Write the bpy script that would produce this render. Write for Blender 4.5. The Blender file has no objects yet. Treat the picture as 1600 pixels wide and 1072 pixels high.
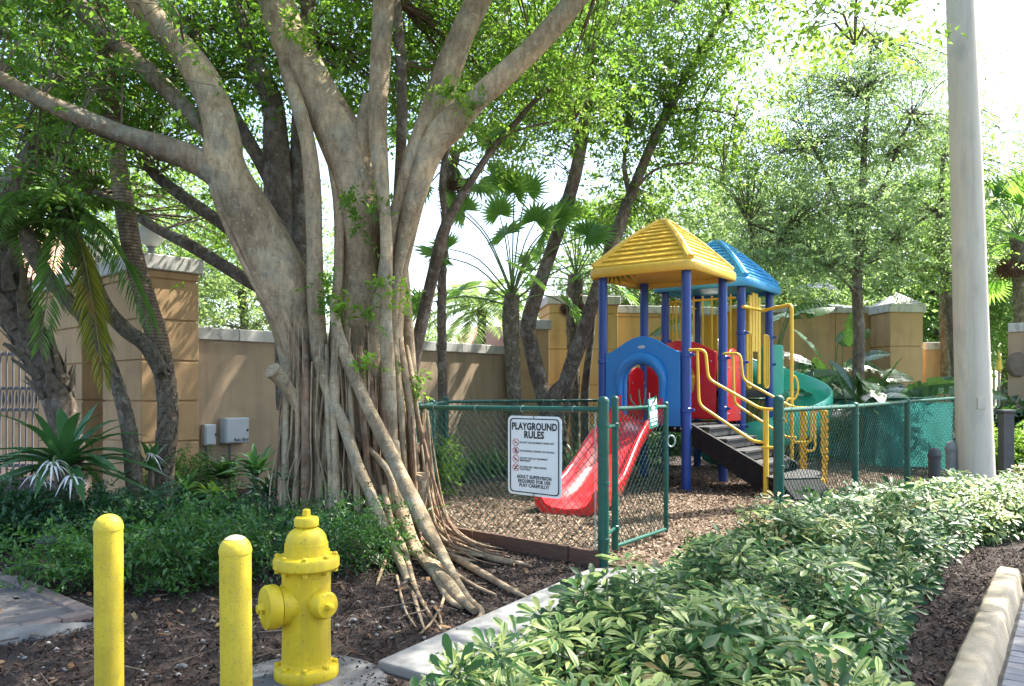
import bpy, bmesh, math, random
import numpy as np
from mathutils import Vector, Matrix

random.seed(7)
rng = np.random.default_rng(11)
SC = bpy.context.scene
COL = SC.collection
PI = math.pi
EYE, F, HZ = 1.3, 1250.0, 612.0          # camera height, focal length and horizon measured on the photograph

# ------------------------------------------------------------------ camera, sky, sun, exposure
cam_d = bpy.data.cameras.new('camera')
cam = bpy.data.objects.new('camera', cam_d); COL.objects.link(cam)
cam.location = (0, 0, EYE); cam.rotation_euler = (PI/2, 0, 0)
cam_d.sensor_width = 36; cam_d.lens = 36*F/1600; cam_d.shift_y = (HZ-536)/1600
cam_d.clip_start = .05; cam_d.clip_end = 600
SC.camera = cam

SUN = Vector((.50, .30, .81)).normalized()
w = bpy.data.worlds.new('World'); SC.world = w; w.use_nodes = True
nt = w.node_tree; nt.nodes.clear()
sky = nt.nodes.new('ShaderNodeTexSky'); sky.sky_type = 'NISHITA'; sky.sun_disc = False
sky.sun_elevation = math.asin(SUN.z); sky.sun_rotation = math.atan2(SUN.x, SUN.y)
sky.air_density = 1.0; sky.dust_density = 2.5; sky.ozone_density = 1.0
bg = nt.nodes.new('ShaderNodeBackground'); bg.inputs['Strength'].default_value = .15
wo = nt.nodes.new('ShaderNodeOutputWorld')
nt.links.new(sky.outputs[0], bg.inputs[0]); nt.links.new(bg.outputs[0], wo.inputs[0])
sd = bpy.data.lights.new('sun', 'SUN'); sd.energy = 4.5; sd.angle = math.radians(.53); sd.color = (1, .95, .86)
so = bpy.data.objects.new('sun', sd); COL.objects.link(so)
so.rotation_euler = SUN.to_track_quat('Z', 'Y').to_euler(); so.location = (6, 10, 20)
SC.view_settings.view_transform = 'Standard'; SC.view_settings.look = 'None'
SC.view_settings.gamma = 1; SC.view_settings.use_curve_mapping = False
SC.view_settings.exposure = 1.85
SC.render.engine = 'CYCLES'
cy = SC.cycles
cy.use_denoising = True; cy.max_bounces = 7; cy.diffuse_bounces = 4; cy.glossy_bounces = 2
cy.transmission_bounces = 4; cy.transparent_max_bounces = 8
cy.use_adaptive_sampling = True; cy.adaptive_threshold = .02
cy.sample_clamp_indirect = 6

# ------------------------------------------------------------------ helpers: measuring
def W(px, py, Y): return Vector(((px-800)*Y/F, Y, EYE-(py-HZ)*Y/F))
def G(px, py, z=0.):
    Y = (EYE-z)*F/(py-HZ); return Vector(((px-800)*Y/F, Y, z))

# ------------------------------------------------------------------ helpers: materials
def newmat(name):
    m = bpy.data.materials.new(name); m.use_nodes = True
    t = m.node_tree; b = t.nodes['Principled BSDF']; return m, t, b
def N(t, typ, **kw):
    n = t.nodes.new(typ)
    for k, v in kw.items():
        if k in n.inputs: n.inputs[k].default_value = v
        else: setattr(n, k, v)
    return n
def ramp(t, stops, interp='LINEAR'):
    r = t.nodes.new('ShaderNodeValToRGB'); r.color_ramp.interpolation = interp
    e = r.color_ramp.elements
    while len(e) < len(stops): e.new(.5)
    for el, (p, c) in zip(e, stops): el.position = p; el.color = (*c, 1)
    return r
def mat(name, c1, c2=None, scale=6., rough=.6, bump=.0, bscale=None, stretch=(1, 1, 1), spec=.5, c3=None, c3scale=30., c3cut=(.6, .7), dist=.01, coat=0., detail=6):
    m, t, b = newmat(name); L = t.links
    tc = N(t, 'ShaderNodeTexCoord'); mp = N(t, 'ShaderNodeMapping'); mp.inputs['Scale'].default_value = stretch
    L.new(tc.outputs['Object'], mp.inputs[0])
    n1 = N(t, 'ShaderNodeTexNoise', Scale=scale, Detail=detail, Roughness=.6); L.new(mp.outputs[0], n1.inputs['Vector'])
    r = ramp(t, [(.3, c1), (.7, c2 or c1)]); L.new(n1.outputs[0], r.inputs[0]); out = r.outputs[0]
    if c3:
        n3 = N(t, 'ShaderNodeTexNoise', Scale=c3scale, Detail=4.); L.new(mp.outputs[0], n3.inputs['Vector'])
        r3 = ramp(t, [(c3cut[0], (0, 0, 0)), (c3cut[1], (1, 1, 1))]); L.new(n3.outputs[0], r3.inputs[0])
        mx = N(t, 'ShaderNodeMix', data_type='RGBA'); L.new(r3.outputs[0], mx.inputs[0]); L.new(out, mx.inputs[6]); mx.inputs[7].default_value = (*c3, 1); out = mx.outputs[2]
    L.new(out, b.inputs['Base Color']); b.inputs['Roughness'].default_value = rough
    b.inputs['Specular IOR Level'].default_value = spec; b.inputs['Coat Weight'].default_value = coat
    if bump:
        nb = N(t, 'ShaderNodeTexNoise', Scale=bscale or scale*5, Detail=5.); L.new(mp.outputs[0], nb.inputs['Vector'])
        bp = N(t, 'ShaderNodeBump', Strength=bump, Distance=dist); L.new(nb.outputs[0], bp.inputs['Height']); L.new(bp.outputs[0], b.inputs['Normal'])
    return m
def streaks(m, col, amt=.6, sc=3.):
    """rain streaks running down a wall"""
    t = m.node_tree; L = t.links; b = t.nodes['Principled BSDF']; src = b.inputs['Base Color'].links[0].from_socket
    tc = N(t, 'ShaderNodeTexCoord'); mp = N(t, 'ShaderNodeMapping'); mp.inputs['Scale'].default_value = (1.6, 1.6, .12); L.new(tc.outputs['Object'], mp.inputs[0])
    n = N(t, 'ShaderNodeTexNoise', Scale=sc, Detail=6., Roughness=.65); L.new(mp.outputs[0], n.inputs['Vector'])
    r = ramp(t, [(.48, (0, 0, 0)), (.75, (amt,)*3)]); L.new(n.outputs[0], r.inputs[0])
    n2 = N(t, 'ShaderNodeTexNoise', Scale=.9, Detail=5.); L.new(tc.outputs['Object'], n2.inputs['Vector'])
    mu = N(t, 'ShaderNodeMath', operation='MULTIPLY'); L.new(r.outputs[0], mu.inputs[0]); L.new(n2.outputs[0], mu.inputs[1])
    mx = N(t, 'ShaderNodeMix', data_type='RGBA'); L.new(mu.outputs[0], mx.inputs[0]); L.new(src, mx.inputs[6]); mx.inputs[7].default_value = (*col, 1); L.new(mx.outputs[2], b.inputs['Base Color'])
def leafmat(name, dark, light, trans, tfac=.35, rough=.4, spec=.5, yellow=None, pale=None):
    """leaf: glossy front, light passing through the blade, every leaf its own shade"""
    m, t, b = newmat(name); L = t.links
    g = N(t, 'ShaderNodeNewGeometry')
    st = [(0., dark), (.85, light)]
    if yellow: st = [(0., dark), (.8, light), (.965, light), (.985, yellow)]
    if pale: st = [(0., dark), (.74, light), (.80, light), (.88, pale)]
    r = ramp(t, st); L.new(g.outputs['Random Per Island'], r.inputs[0]); L.new(r.outputs[0], b.inputs['Base Color'])
    b.inputs['Roughness'].default_value = rough; b.inputs['Specular IOR Level'].default_value = spec
    tr = N(t, 'ShaderNodeBsdfTranslucent'); 
    hs = N(t, 'ShaderNodeMix', data_type='RGBA'); hs.inputs[0].default_value = .75; hs.inputs[7].default_value = (*trans, 1)
    L.new(r.outputs[0], hs.inputs[6]); L.new(hs.outputs[2], tr.inputs[0])
    mx = N(t, 'ShaderNodeMixShader'); mx.inputs[0].default_value = tfac
    L.new(b.outputs[0], mx.inputs[1]); L.new(tr.outputs[0], mx.inputs[2])
    L.new(mx.outputs[0], t.nodes['Material Output'].inputs[0]); return m
def islandmat(name, stops, rough=.8, spec=.3):
    m, t, b = newmat(name); g = N(t, 'ShaderNodeNewGeometry'); r = ramp(t, stops)
    t.links.new(g.outputs['Random Per Island'], r.inputs[0]); t.links.new(r.outputs[0], b.inputs['Base Color'])
    b.inputs['Roughness'].default_value = rough; b.inputs['Specular IOR Level'].default_value = spec; return m
def barkmat(name, a, bcol, patch, dark, rings=0., scale=5., rough=.85, bump=.5, ringdark=.45):
    m, t, b = newmat(name); L = t.links
    tc = N(t, 'ShaderNodeTexCoord')
    mp = N(t, 'ShaderNodeMapping'); mp.inputs['Scale'].default_value = (1, 1, .35); L.new(tc.outputs['Object'], mp.inputs[0])
    n1 = N(t, 'ShaderNodeTexNoise', Scale=scale, Detail=8., Roughness=.65); L.new(mp.outputs[0], n1.inputs['Vector'])
    r1 = ramp(t, [(.3, a), (.68, bcol)]); L.new(n1.outputs[0], r1.inputs[0])
    n2 = N(t, 'ShaderNodeTexNoise', Scale=scale*.8, Detail=6., Roughness=.7); L.new(tc.outputs['Object'], n2.inputs['Vector'])
    r2 = ramp(t, [(.50, (0, 0, 0)), (.60, (1, 1, 1))]); L.new(n2.outputs[0], r2.inputs[0])
    mx = N(t, 'ShaderNodeMix', data_type='RGBA'); L.new(r2.outputs[0], mx.inputs[0]); L.new(r1.outputs[0], mx.inputs[6]); mx.inputs[7].default_value = (*patch, 1)
    n5 = N(t, 'ShaderNodeTexNoise', Scale=1.7, Detail=5., Roughness=.7); L.new(tc.outputs['Object'], n5.inputs['Vector'])
    r5 = ramp(t, [(.32, (.50, .50, .52)), (.55, (1, 1, 1)), (.72, (1.35, 1.3, 1.22))]); L.new(n5.outputs[0], r5.inputs[0])
    m5 = N(t, 'ShaderNodeMix', data_type='RGBA', blend_type='MULTIPLY'); m5.inputs[0].default_value = .85; L.new(mx.outputs[2], m5.inputs[6]); L.new(r5.outputs[0], m5.inputs[7])
    n6 = N(t, 'ShaderNodeTexNoise', Scale=26., Detail=4., Roughness=.6); L.new(tc.outputs['Object'], n6.inputs['Vector'])
    r6 = ramp(t, [(.61, (0, 0, 0)), (.68, (.75, .75, .75))]); L.new(n6.outputs[0], r6.inputs[0])
    mx = N(t, 'ShaderNodeMix', data_type='RGBA'); L.new(r6.outputs[0], mx.inputs[0]); L.new(m5.outputs[2], mx.inputs[6]); mx.inputs[7].default_value = (*[min(1, v*1.45) for v in patch], 1)
    n7 = N(t, 'ShaderNodeTexNoise', Scale=24., Detail=9., Roughness=.75); L.new(mp.outputs[0], n7.inputs['Vector'])
    r7 = ramp(t, [(.34, (.52, .50, .47)), (.52, (1, 1, 1)), (.68, (1.28, 1.26, 1.2))]); L.new(n7.outputs[0], r7.inputs[0])
    m7 = N(t, 'ShaderNodeMix', data_type='RGBA', blend_type='MULTIPLY'); m7.inputs[0].default_value = .9; L.new(mx.outputs[2], m7.inputs[6]); L.new(r7.outputs[0], m7.inputs[7]); mx = m7
    # thin cross lines and pores of the bark
    mp3 = N(t, 'ShaderNodeMapping'); mp3.inputs['Scale'].default_value = (6, 6, 38); L.new(tc.outputs['Object'], mp3.inputs[0])
    n3 = N(t, 'ShaderNodeTexNoise', Scale=1.6, Detail=4.); L.new(mp3.outputs[0], n3.inputs['Vector'])
    r3 = ramp(t, [(.62, (0, 0, 0)), (.80, (.8, .8, .8))]); L.new(n3.outputs[0], r3.inputs[0])
    mx3 = N(t, 'ShaderNodeMix', data_type='RGBA'); L.new(r3.outputs[0], mx3.inputs[0]); L.new(mx.outputs[2], mx3.inputs[6]); mx3.inputs[7].default_value = (*dark, 1)
    out = mx3.outputs[2]; height = n3.outputs[0]
    if rings:
        wv = N(t, 'ShaderNodeTexWave', Scale=rings, Distortion=2.5, Detail=3.); wv.bands_direction = 'Z'; wv.inputs['Detail Scale'].default_value = 2.
        L.new(tc.outputs['Object'], wv.inputs['Vector'])
        rr = ramp(t, [(0., (ringdark,)*3), (.35, (1, 1, 1))]); L.new(wv.outputs[1], rr.inputs[0])
        mm = N(t, 'ShaderNodeMix', data_type='RGBA', blend_type='MULTIPLY'); mm.inputs[0].default_value = 1
        L.new(out, mm.inputs[6]); L.new(rr.outputs[0], mm.inputs[7]); out = mm.outputs[2]; height = wv.outputs[1]
    L.new(out, b.inputs['Base Color']); b.inputs['Roughness'].default_value = rough; b.inputs['Specular IOR Level'].default_value = .25
    nb = N(t, 'ShaderNodeTexNoise', Scale=42., Detail=6., Roughness=.7); L.new(mp.outputs[0], nb.inputs['Vector'])
    b1 = N(t, 'ShaderNodeBump', Strength=bump, Distance=.02); L.new(nb.outputs[0], b1.inputs['Height'])
    b2 = N(t, 'ShaderNodeBump', Strength=bump*.8, Distance=.012); L.new(height, b2.inputs['Height']); L.new(b1.outputs[0], b2.inputs['Normal'])
    L.new(b2.outputs[0], b.inputs['Normal']); return m

# ------------------------------------------------------------------ helpers: objects
ORG = {}
def tag(o, label=None, cat=None, group=None, kind=None):
    if label: o['label'] = label
    if cat: o['category'] = cat
    if group: o['group'] = group
    if kind: o['kind'] = kind
    return o
def thing(name, label, cat, loc, group=None):
    o = bpy.data.objects.new(name, None); COL.objects.link(o); o.location = loc; o.empty_display_size = .1
    ORG[o.name] = Vector(loc); return tag(o, label, cat, group)
def link(name, me, parent=None, org=None):
    o = bpy.data.objects.new(name, me); COL.objects.link(o)
    if parent: o.parent = parent; ORG[o.name] = ORG[parent.name]
    else:
        ORG[o.name] = Vector(org) if org is not None else Vector((0, 0, 0)); o.location = ORG[o.name]
    return o
def tri_mesh(name, V, T, m):
    """fast mesh from an (n,3) vertex array and an (m,k) face array of one face size"""
    V = np.asarray(V, np.float32); T = np.asarray(T, np.int32); k = T.shape[1]
    me = bpy.data.meshes.new(name); me.vertices.add(len(V)); me.vertices.foreach_set('co', V.ravel())
    me.loops.add(T.size); me.loops.foreach_set('vertex_index', T.ravel())
    me.polygons.add(len(T)); me.polygons.foreach_set('loop_start', np.arange(0, T.size, k, dtype=np.int32))
    me.update(calc_edges=True); me.materials.append(m); return me
def mk(name, V, Fc, m, parent=None, smooth=True, sharp=38, kind=None, org=None, bevel=0, seg=2):
    """link one mesh given in world coordinates"""
    o0 = ORG[parent.name] if parent else (Vector(org) if org is not None else Vector((0, 0, 0)))
    me = bpy.data.meshes.new(name)
    me.from_pydata([tuple(Vector(v)-o0) for v in V], [], Fc); me.materials.append(m)
    if smooth:
        me.polygons.foreach_set('use_smooth', [True]*len(me.polygons)); me.set_sharp_from_angle(angle=math.radians(sharp))
    me.update()
    o = link(name, me, parent, o0)
    if kind: o['kind'] = kind
    if bevel:
        md = o.modifiers.new('bevel', 'BEVEL'); md.width = bevel; md.segments = seg; md.limit_method = 'ANGLE'; md.angle_limit = math.radians(40)
    return o
class MB:
    def __init__(s): s.v = []; s.f = []
    def add(s, V, Fc):
        k = len(s.v); s.v += [Vector(v) for v in V]; s.f += [[i+k for i in f] for f in Fc]; return s
    def box(s, c, d, R=None):
        c = Vector(c); h = Vector(d)/2
        V = [Vector((x*h.x, y*h.y, z*h.z)) for z in (-1, 1) for y in (-1, 1) for x in (-1, 1)]
        if R is not None: V = [R @ v for v in V]
        return s.add([c+v for v in V], [[0, 2, 3, 1], [4, 5, 7, 6], [0, 1, 5, 4], [2, 6, 7, 3], [0, 4, 6, 2], [1, 3, 7, 5]])
    def tube(s, pts, rad, n=10, res=0, cap=True, wob=0.):
        V, Fc = tube(pts, rad, n, res, cap, wob); return s.add(V, Fc)
    def lathe(s, c, prof, n=24, R=None, cap=True):
        c = Vector(c); V = []; Fc = []
        for (r, z) in prof:
            for i in range(n):
                v = Vector((r*math.cos(2*PI*i/n), r*math.sin(2*PI*i/n), z)); V.append(c+(R @ v if R is not None else v))
        for j in range(len(prof)-1):
            for i in range(n): Fc.append([j*n+i, j*n+(i+1) % n, (j+1)*n+(i+1) % n, (j+1)*n+i])
        if cap: Fc.append(list(range(n))[::-1]); Fc.append([(len(prof)-1)*n+i for i in range(n)])
        return s.add(V, Fc)
    def prism(s, poly, z0, z1):
        n = len(poly); V = [(x, y, z0) for x, y in poly]+[(x, y, z1) for x, y in poly]
        a = sum(poly[i][0]*poly[(i+1) % n][1]-poly[(i+1) % n][0]*poly[i][1] for i in range(n))
        Fc = [list(range(n))[::-1], list(range(n, 2*n))]+[[i, (i+1) % n, n+(i+1) % n, n+i] for i in range(n)]
        if a < 0: Fc = [f[::-1] for f in Fc]
        return s.add(V, Fc)
    def build(s, name, m, parent=None, **kw): return mk(name, s.v, s.f, m, parent, **kw)
def spline(P, R, res):
    P = [Vector(p) for p in P]; out = []; rr = []
    for i in range(len(P)-1):
        p0, p1, p2, p3 = P[max(i-1, 0)], P[i], P[i+1], P[min(i+2, len(P)-1)]
        for k in range(res):
            t = k/res; t2 = t*t; t3 = t2*t
            out.append(.5*((2*p1)+(p2-p0)*t+(2*p0-5*p1+4*p2-p3)*t2+(3*p1-p0-3*p2+p3)*t3)); rr.append(R[i]*(1-t)+R[i+1]*t)
    out.append(P[-1]); rr.append(R[-1]); return out, rr
def tube(pts, rad, n=10, res=0, cap=True, wob=0.):
    P = [Vector(p) for p in pts]; R = list(rad) if hasattr(rad, '__len__') else [rad]*len(P)
    if res: P, R = spline(P, R, res)
    V = []; Fc = []; up = None
    ph = [random.uniform(0, 6.28) for _ in range(6)]
    for i, p in enumerate(P):
        d = (P[min(i+1, len(P)-1)]-P[max(i-1, 0)])
        d = d.normalized() if d.length > 1e-9 else Vector((0, 0, 1))
        if up is None: up = Vector((1, 0, 0)) if abs(d.x) < .8 else Vector((0, 1, 0))
        x = (up-d*up.dot(d)).normalized(); y = d.cross(x); up = x
        for k in range(n):
            a = 2*PI*k/n; r = R[i]
            if wob: r *= 1+wob*(math.sin(2*a+ph[0]+i*.25)+.7*math.sin(3*a+ph[1]-i*.18)+.6*math.sin(i*.55+ph[2])+.5*math.sin(5*a+ph[3]+i*.11))
            V.append(p+x*(r*math.cos(a))+y*(r*math.sin(a)))
    for i in range(len(P)-1):
        for k in range(n): Fc.append([i*n+k, i*n+(k+1) % n, (i+1)*n+(k+1) % n, (i+1)*n+k])
    if cap: Fc.append(list(range(n))[::-1]); Fc.append([(len(P)-1)*n+k for k in range(n)])
    return V, Fc
def sweep(path, prof, scales=None, close=True):
    """carry a closed profile of (sideways, up) points along a path, kept level sideways"""
    P = [Vector(p) for p in path]; V = []; Fc = []; n = len(prof)
    for i, p in enumerate(P):
        d = (P[min(i+1, len(P)-1)]-P[max(i-1, 0)]).normalized()
        s = d.cross(Vector((0, 0, 1))).normalized(); u = s.cross(d).normalized(); k = scales[i] if scales else 1
        for (a, b) in prof: V.append(p+s*a*k+u*b)
    for i in range(len(P)-1):
        for j in range(n): Fc.append([i*n+j, i*n+(j+1) % n, (i+1)*n+(j+1) % n, (i+1)*n+j])
    Fc.append(list(range(n))); Fc.append([(len(P)-1)*n+j for j in range(n)][::-1])
    return V, Fc
def curve_mesh(outlines, thick, bev=0.):
    cu = bpy.data.curves.new('outline', 'CURVE'); cu.dimensions = '2D'; cu.fill_mode = 'BOTH'; cu.extrude = max(thick/2-bev, .0001); cu.bevel_depth = bev; cu.bevel_resolution = 2
    for ol in outlines:
        sp = cu.splines.new('POLY'); sp.points.add(len(ol)-1); sp.use_cyclic_u = True
        for p, (x, y) in zip(sp.points, ol): p.co = (x, y, 0, 1)
    return grab(cu)
def grab(cu):
    ob = bpy.data.objects.new('outline', cu); COL.objects.link(ob)
    dg = bpy.context.evaluated_depsgraph_get(); dg.update()
    me = bpy.data.meshes.new_from_object(ob.evaluated_get(dg)); bpy.data.objects.remove(ob); bpy.data.curves.remove(cu)
    return me
def text_mesh(s, size, bold=0., align='CENTER', sx=1.):
    cu = bpy.data.curves.new('text', 'FONT'); cu.body = s; cu.size = size; cu.align_x = align; cu.align_y = 'CENTER'; cu.offset = bold; cu.resolution_u = 3
    cu.space_character = 1.05; me = grab(cu)
    if sx != 1: me.transform(Matrix.Diagonal((sx, 1, 1, 1)))
    return me
def put(name, me, M4, m, parent, smooth=False):
    """place a flat mesh (x right, y up) with a world matrix under its parent"""
    me.materials.clear(); me.materials.append(m)
    me.transform(Matrix.Translation(-ORG[parent.name]) @ M4)
    if smooth: me.polygons.foreach_set('use_smooth', [True]*len(me.polygons)); me.set_sharp_from_angle(angle=math.radians(38))
    return link(name, me, parent)
def frame(o, xdir, zdir=(0, 0, 1)):
    """matrix: local x along xdir, local y along zdir, local z towards their cross product"""
    x = Vector(xdir).normalized(); y = Vector(zdir); y = (y-x*y.dot(x)).normalized(); z = x.cross(y)
    M4 = Matrix.Identity(4)
    for i, c in enumerate((x, y, z)): M4[0][i], M4[1][i], M4[2][i] = c
    M4.translation = Vector(o); return M4

# ------------------------------------------------------------------ helpers: leaves
def unit(a): return a/np.maximum(np.linalg.norm(a, axis=-1, keepdims=True), 1e-9)
def leaves(P, D, Nn, L, Wd, fold=.22):
    """each leaf: a folded rhombus of two triangles"""
    D = unit(D); S = unit(np.cross(D, Nn)); Nn = np.cross(S, D)
    n = len(P); V = np.empty((n, 4, 3), np.float32); L = L[:, None]; Wd = Wd[:, None]
    V[:, 0] = P; V[:, 1] = P+D*L*.45+S*Wd*.5+Nn*Wd*fold; V[:, 2] = P+D*L-Nn*L*.12; V[:, 3] = P+D*L*.45-S*Wd*.5+Nn*Wd*fold
    b = np.arange(n, dtype=np.int32)[:, None]*4
    T = np.concatenate([b+np.array([0, 1, 2]), b+np.array([0, 2, 3])], 1).reshape(-1, 3)
    return V.reshape(-1, 3), T
def sprigs(C, D, m, length, leaf, width=.5, up=.8, droop=.15, r=rng):
    """twigs at C pointing along D, each with m alternate leaves"""
    n = len(C); D = unit(D); t = (np.arange(m)+.5)/m
    side = unit(np.cross(D, r.normal(size=(n, 3))+np.array([0, 0, .8])))
    Ls = length*(.6+.8*r.random((n, 1)))
    P = C[:, None, :]+D[:, None, :]*(t[None, :]*Ls)[:, :, None]
    P[:, :, 2] -= droop*(t[None, :]**2)*Ls
    sg = np.where(np.arange(m) % 2 == 0, 1., -1.)[None, :, None]
    ld = unit(D[:, None, :]*.75+side[:, None, :]*sg+r.normal(size=(n, m, 3))*.38)
    nn = unit(np.array([0, 0, up])+r.normal(size=(n, m, 3))*.5)
    sz = leaf*(.65+.7*r.random((n, m)))
    return leaves(P.reshape(-1, 3), ld.reshape(-1, 3), nn.reshape(-1, 3), sz.ravel(), (sz*width).ravel())
def clumps(ells, r=rng, cr=.4):
    """clump centres in ellipsoids (cx,cy,cz, rx,ry,rz, number), more of them towards the outside"""
    out = []
    for (cx, cyy, cz, rx, ry, rz, n) in ells:
        u = unit(r.normal(size=(n, 3))); q = r.random((n, 1))**.4
        out.append(np.array([cx, cyy, cz])+u*q*np.array([rx, ry, rz]))
    return np.concatenate(out)
def crown(name, parent, ells, m, per=9, cr=.38, leafn=9, slen=.32, leaf=.07, width=.5, twig=None, r=rng, limbs=None, kind='stuff', lowcut=None, tw=.3):
    C = clumps(ells, r)
    if lowcut is not None: C = C[lowcut(C)]
    n = len(C); off = r.normal(size=(n, per, 3))*cr*np.array([1, 1, .6])
    S = (C[:, None, :]+off).reshape(-1, 3)
    D = unit(off+np.array([0, 0, .05])+r.normal(size=(n, per, 3))*.35).reshape(-1, 3); D[:, 2] *= .55
    V, T = sprigs(S, D, leafn, slen, leaf, width, r=r)
    o0 = np.array(ORG[parent.name])
    o = link(name, tri_mesh(name, V-o0, T, m), parent); o['kind'] = kind
    if twig is not None:
        # twigs reach from each clump centre to its sprays, and to the nearest limb point
        A = np.repeat(C, per, 0); B = S; k = r.random(len(S)) < tw; A, B = A[k], B[k]
        if limbs is not None:
            Lp = np.array(limbs); d = ((C[:, None, :]-Lp[None])**2).sum(2); near = Lp[d.argmin(1)]
            mid = (C+near)/2+np.array([0, 0, .12]); A = np.concatenate([A, near, mid]); B = np.concatenate([B, mid, C])
            rad = np.concatenate([np.full(len(B)-2*n, .003), np.full(n, .011), np.full(n, .007)])
        else: rad = np.full(len(B), .003)
        V, T = sticks(A, B, rad); t = link('twigs', tri_mesh('twigs', V-o0, T, twig), parent); t['kind'] = 'stuff'
    return o
def sticks(A, B, rad):
    """three-sided straight rods from A to B"""
    A = np.asarray(A, float); B = np.asarray(B, float); rad = np.broadcast_to(rad, (len(A),))[:, None]
    d = unit(B-A); h = np.where(np.abs(d[:, 2:3]) < .9, np.array([[0, 0, 1.]]), np.array([[1., 0, 0]]))
    x = unit(np.cross(d, h)); y = np.cross(d, x); V = np.empty((len(A), 6, 3), np.float32)
    for k in range(3):
        o = (x*math.cos(2.094*k)+y*math.sin(2.094*k))*rad; V[:, k] = A+o; V[:, 3+k] = B+o
    b = np.arange(len(A), dtype=np.int32)[:, None]*6
    T = np.concatenate([b+np.array(q) for q in ([0, 1, 4], [0, 4, 3], [1, 2, 5], [1, 5, 4], [2, 0, 3], [2, 3, 5])], 1).reshape(-1, 3)
    return V.reshape(-1, 3), T
def inpoly(x, y, poly):
    c = np.zeros(len(x), bool); n = len(poly)
    for i in range(n):
        x0, y0 = poly[i]; x1, y1 = poly[(i+1) % n]
        hit = ((y0 > y) != (y1 > y)) & (x < (x1-x0)*(y-y0)/(y1-y0+1e-12)+x0); c ^= hit
    return c
def scatter(poly, n, r=rng):
    xs = [p[0] for p in poly]; ys = [p[1] for p in poly]; X = np.zeros(0); Y = np.zeros(0)
    while len(X) < n:
        x = r.uniform(min(xs), max(xs), n); y = r.uniform(min(ys), max(ys), n); k = inpoly(x, y, poly); X = np.append(X, x[k]); Y = np.append(Y, y[k])
    return X[:n], Y[:n]
def flakes(X, Y, z, L, Wd, tilt=.35, r=rng):
    n = len(X); a = r.uniform(0, 6.283, n); D = np.stack([np.cos(a), np.sin(a), r.normal(size=n)*tilt], 1)
    Nn = unit(np.stack([r.normal(size=n)*tilt, r.normal(size=n)*tilt, np.ones(n)], 1)); D = unit(D); S = unit(np.cross(D, Nn))
    L = L*(.5+r.random(n))[:, None]; Wd = Wd*(.5+r.random(n))[:, None]; P = np.stack([X, Y, z+r.random(n)*.015], 1)
    V = np.stack([P-D*L/2-S*Wd/2, P+D*L/2-S*Wd*.35, P+D*L/2+S*Wd/2, P-D*L/2+S*Wd*.4], 1).reshape(-1, 3)
    return V, np.arange(4*n, dtype=np.int32).reshape(-1, 4)

# ------------------------------------------------------------------ materials
M = {}
M['soil'] = mat('soil', (.020, .014, .011), (.05, .034, .026), 9, .95, .6, 60, c3=(.09, .07, .06), c3scale=55, c3cut=(.62, .7))
M['chip_bed'] = mat('chip_bed', (.08, .055, .038), (.19, .135, .095), 22, .95, .6, 50)
M['concrete'] = mat('concrete', (.23, .225, .21), (.32, .315, .30), 3, .85, .25, 90, c3=(.22, .21, .19), c3scale=14, c3cut=(.58, .75))
M['pad'] = mat('pad', (.09, .095, .10), (.15, .15, .15), 8, .9, .3, 70, c3=(.10, .10, .10), c3scale=20)
M['kerb'] = mat('kerb', (.31, .255, .17), (.43, .365, .26), 6, .75, .5, 70, c3=(.17, .145, .11), c3scale=34, c3cut=(.63, .72))
M['joint'] = mat('joint', (.05, .045, .04), (.10, .09, .08), 20, .95, .3)
M['paver'] = [mat('paver', c, d, 7, .85, .3, 60) for c, d in (((.18, .18, .20), (.26, .26, .28)), ((.22, .21, .21), (.30, .29, .30)), ((.16, .165, .18), (.22, .225, .245)))]
M['path'] = mat('path', (.11, .098, .092), (.17, .15, .14), 4, .85, .3, 70, c3=(.08, .07, .06), c3scale=12)
M['pathedge'] = mat('pathedge', (.17, .13, .11), (.24, .185, .16), 8, .9, .3)
M['stonegrey'] = mat('stonegrey', (.13, .13, .13), (.22, .22, .21), 8, .9, .4, 40)
M['lawn'] = mat('lawn', (.08, .17, .03), (.14, .26, .05), 20, .9, .5)
M['stucco'] = mat('stucco', (.46, .29, .145), (.54, .35, .185), 1.6, .9, .35, 120, c3=(.36, .235, .13), c3scale=2.2, c3cut=(.5, .8), dist=.004)
M['stucco_shade'] = mat('stucco_shaded', (.40, .29, .19), (.46, .34, .225), 1.3, .9, .35, 120, c3=(.31, .235, .165), c3scale=1.7, c3cut=(.48, .8), dist=.004)  # greyer stucco copy for the shaded walls; the shade is in its colour
M['stucco_gold'] = mat('stucco_gold', (.56, .37, .15), (.63, .43, .19), 1.6, .9, .35, 120, c3=(.42, .28, .13), c3scale=2.6, c3cut=(.55, .8), dist=.004)
streaks(M['stucco'], (.14, .10, .07), .9); streaks(M['stucco_shade'], (.15, .115, .09), 1.); streaks(M['stucco_gold'], (.20, .13, .07), .8)
M['cap'] = mat('cap', (.50, .48, .44), (.62, .60, .56), 3, .85, .2, 80, c3=(.28, .27, .25), c3scale=7, c3cut=(.58, .75))
M['pinkwall'] = mat('pinkwall', (.62, .36, .30), (.68, .42, .34), 2, .9)
M['tile'] = islandmat('tile', [(0, (.34, .14, .09)), (.5, (.48, .24, .16)), (1, (.58, .38, .28))], .85)
M['tile'] = mat('tile', (.36, .16, .10), (.58, .36, .26), 5, .85, .2, c3=(.25, .2, .17), c3scale=9)
M['darkmed'] = mat('medallion_brown', (.13, .10, .075), (.19, .145, .11), 8, .8, .3)
M['greymetal'] = mat('greymetal', (.09, .09, .095), (.13, .13, .135), 6, .5, .05)
M['green'] = mat('green', (.006, .075, .052), (.010, .105, .075), 8, .38, .05, c3=(.05, .13, .10), c3scale=34, c3cut=(.66, .72))
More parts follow.
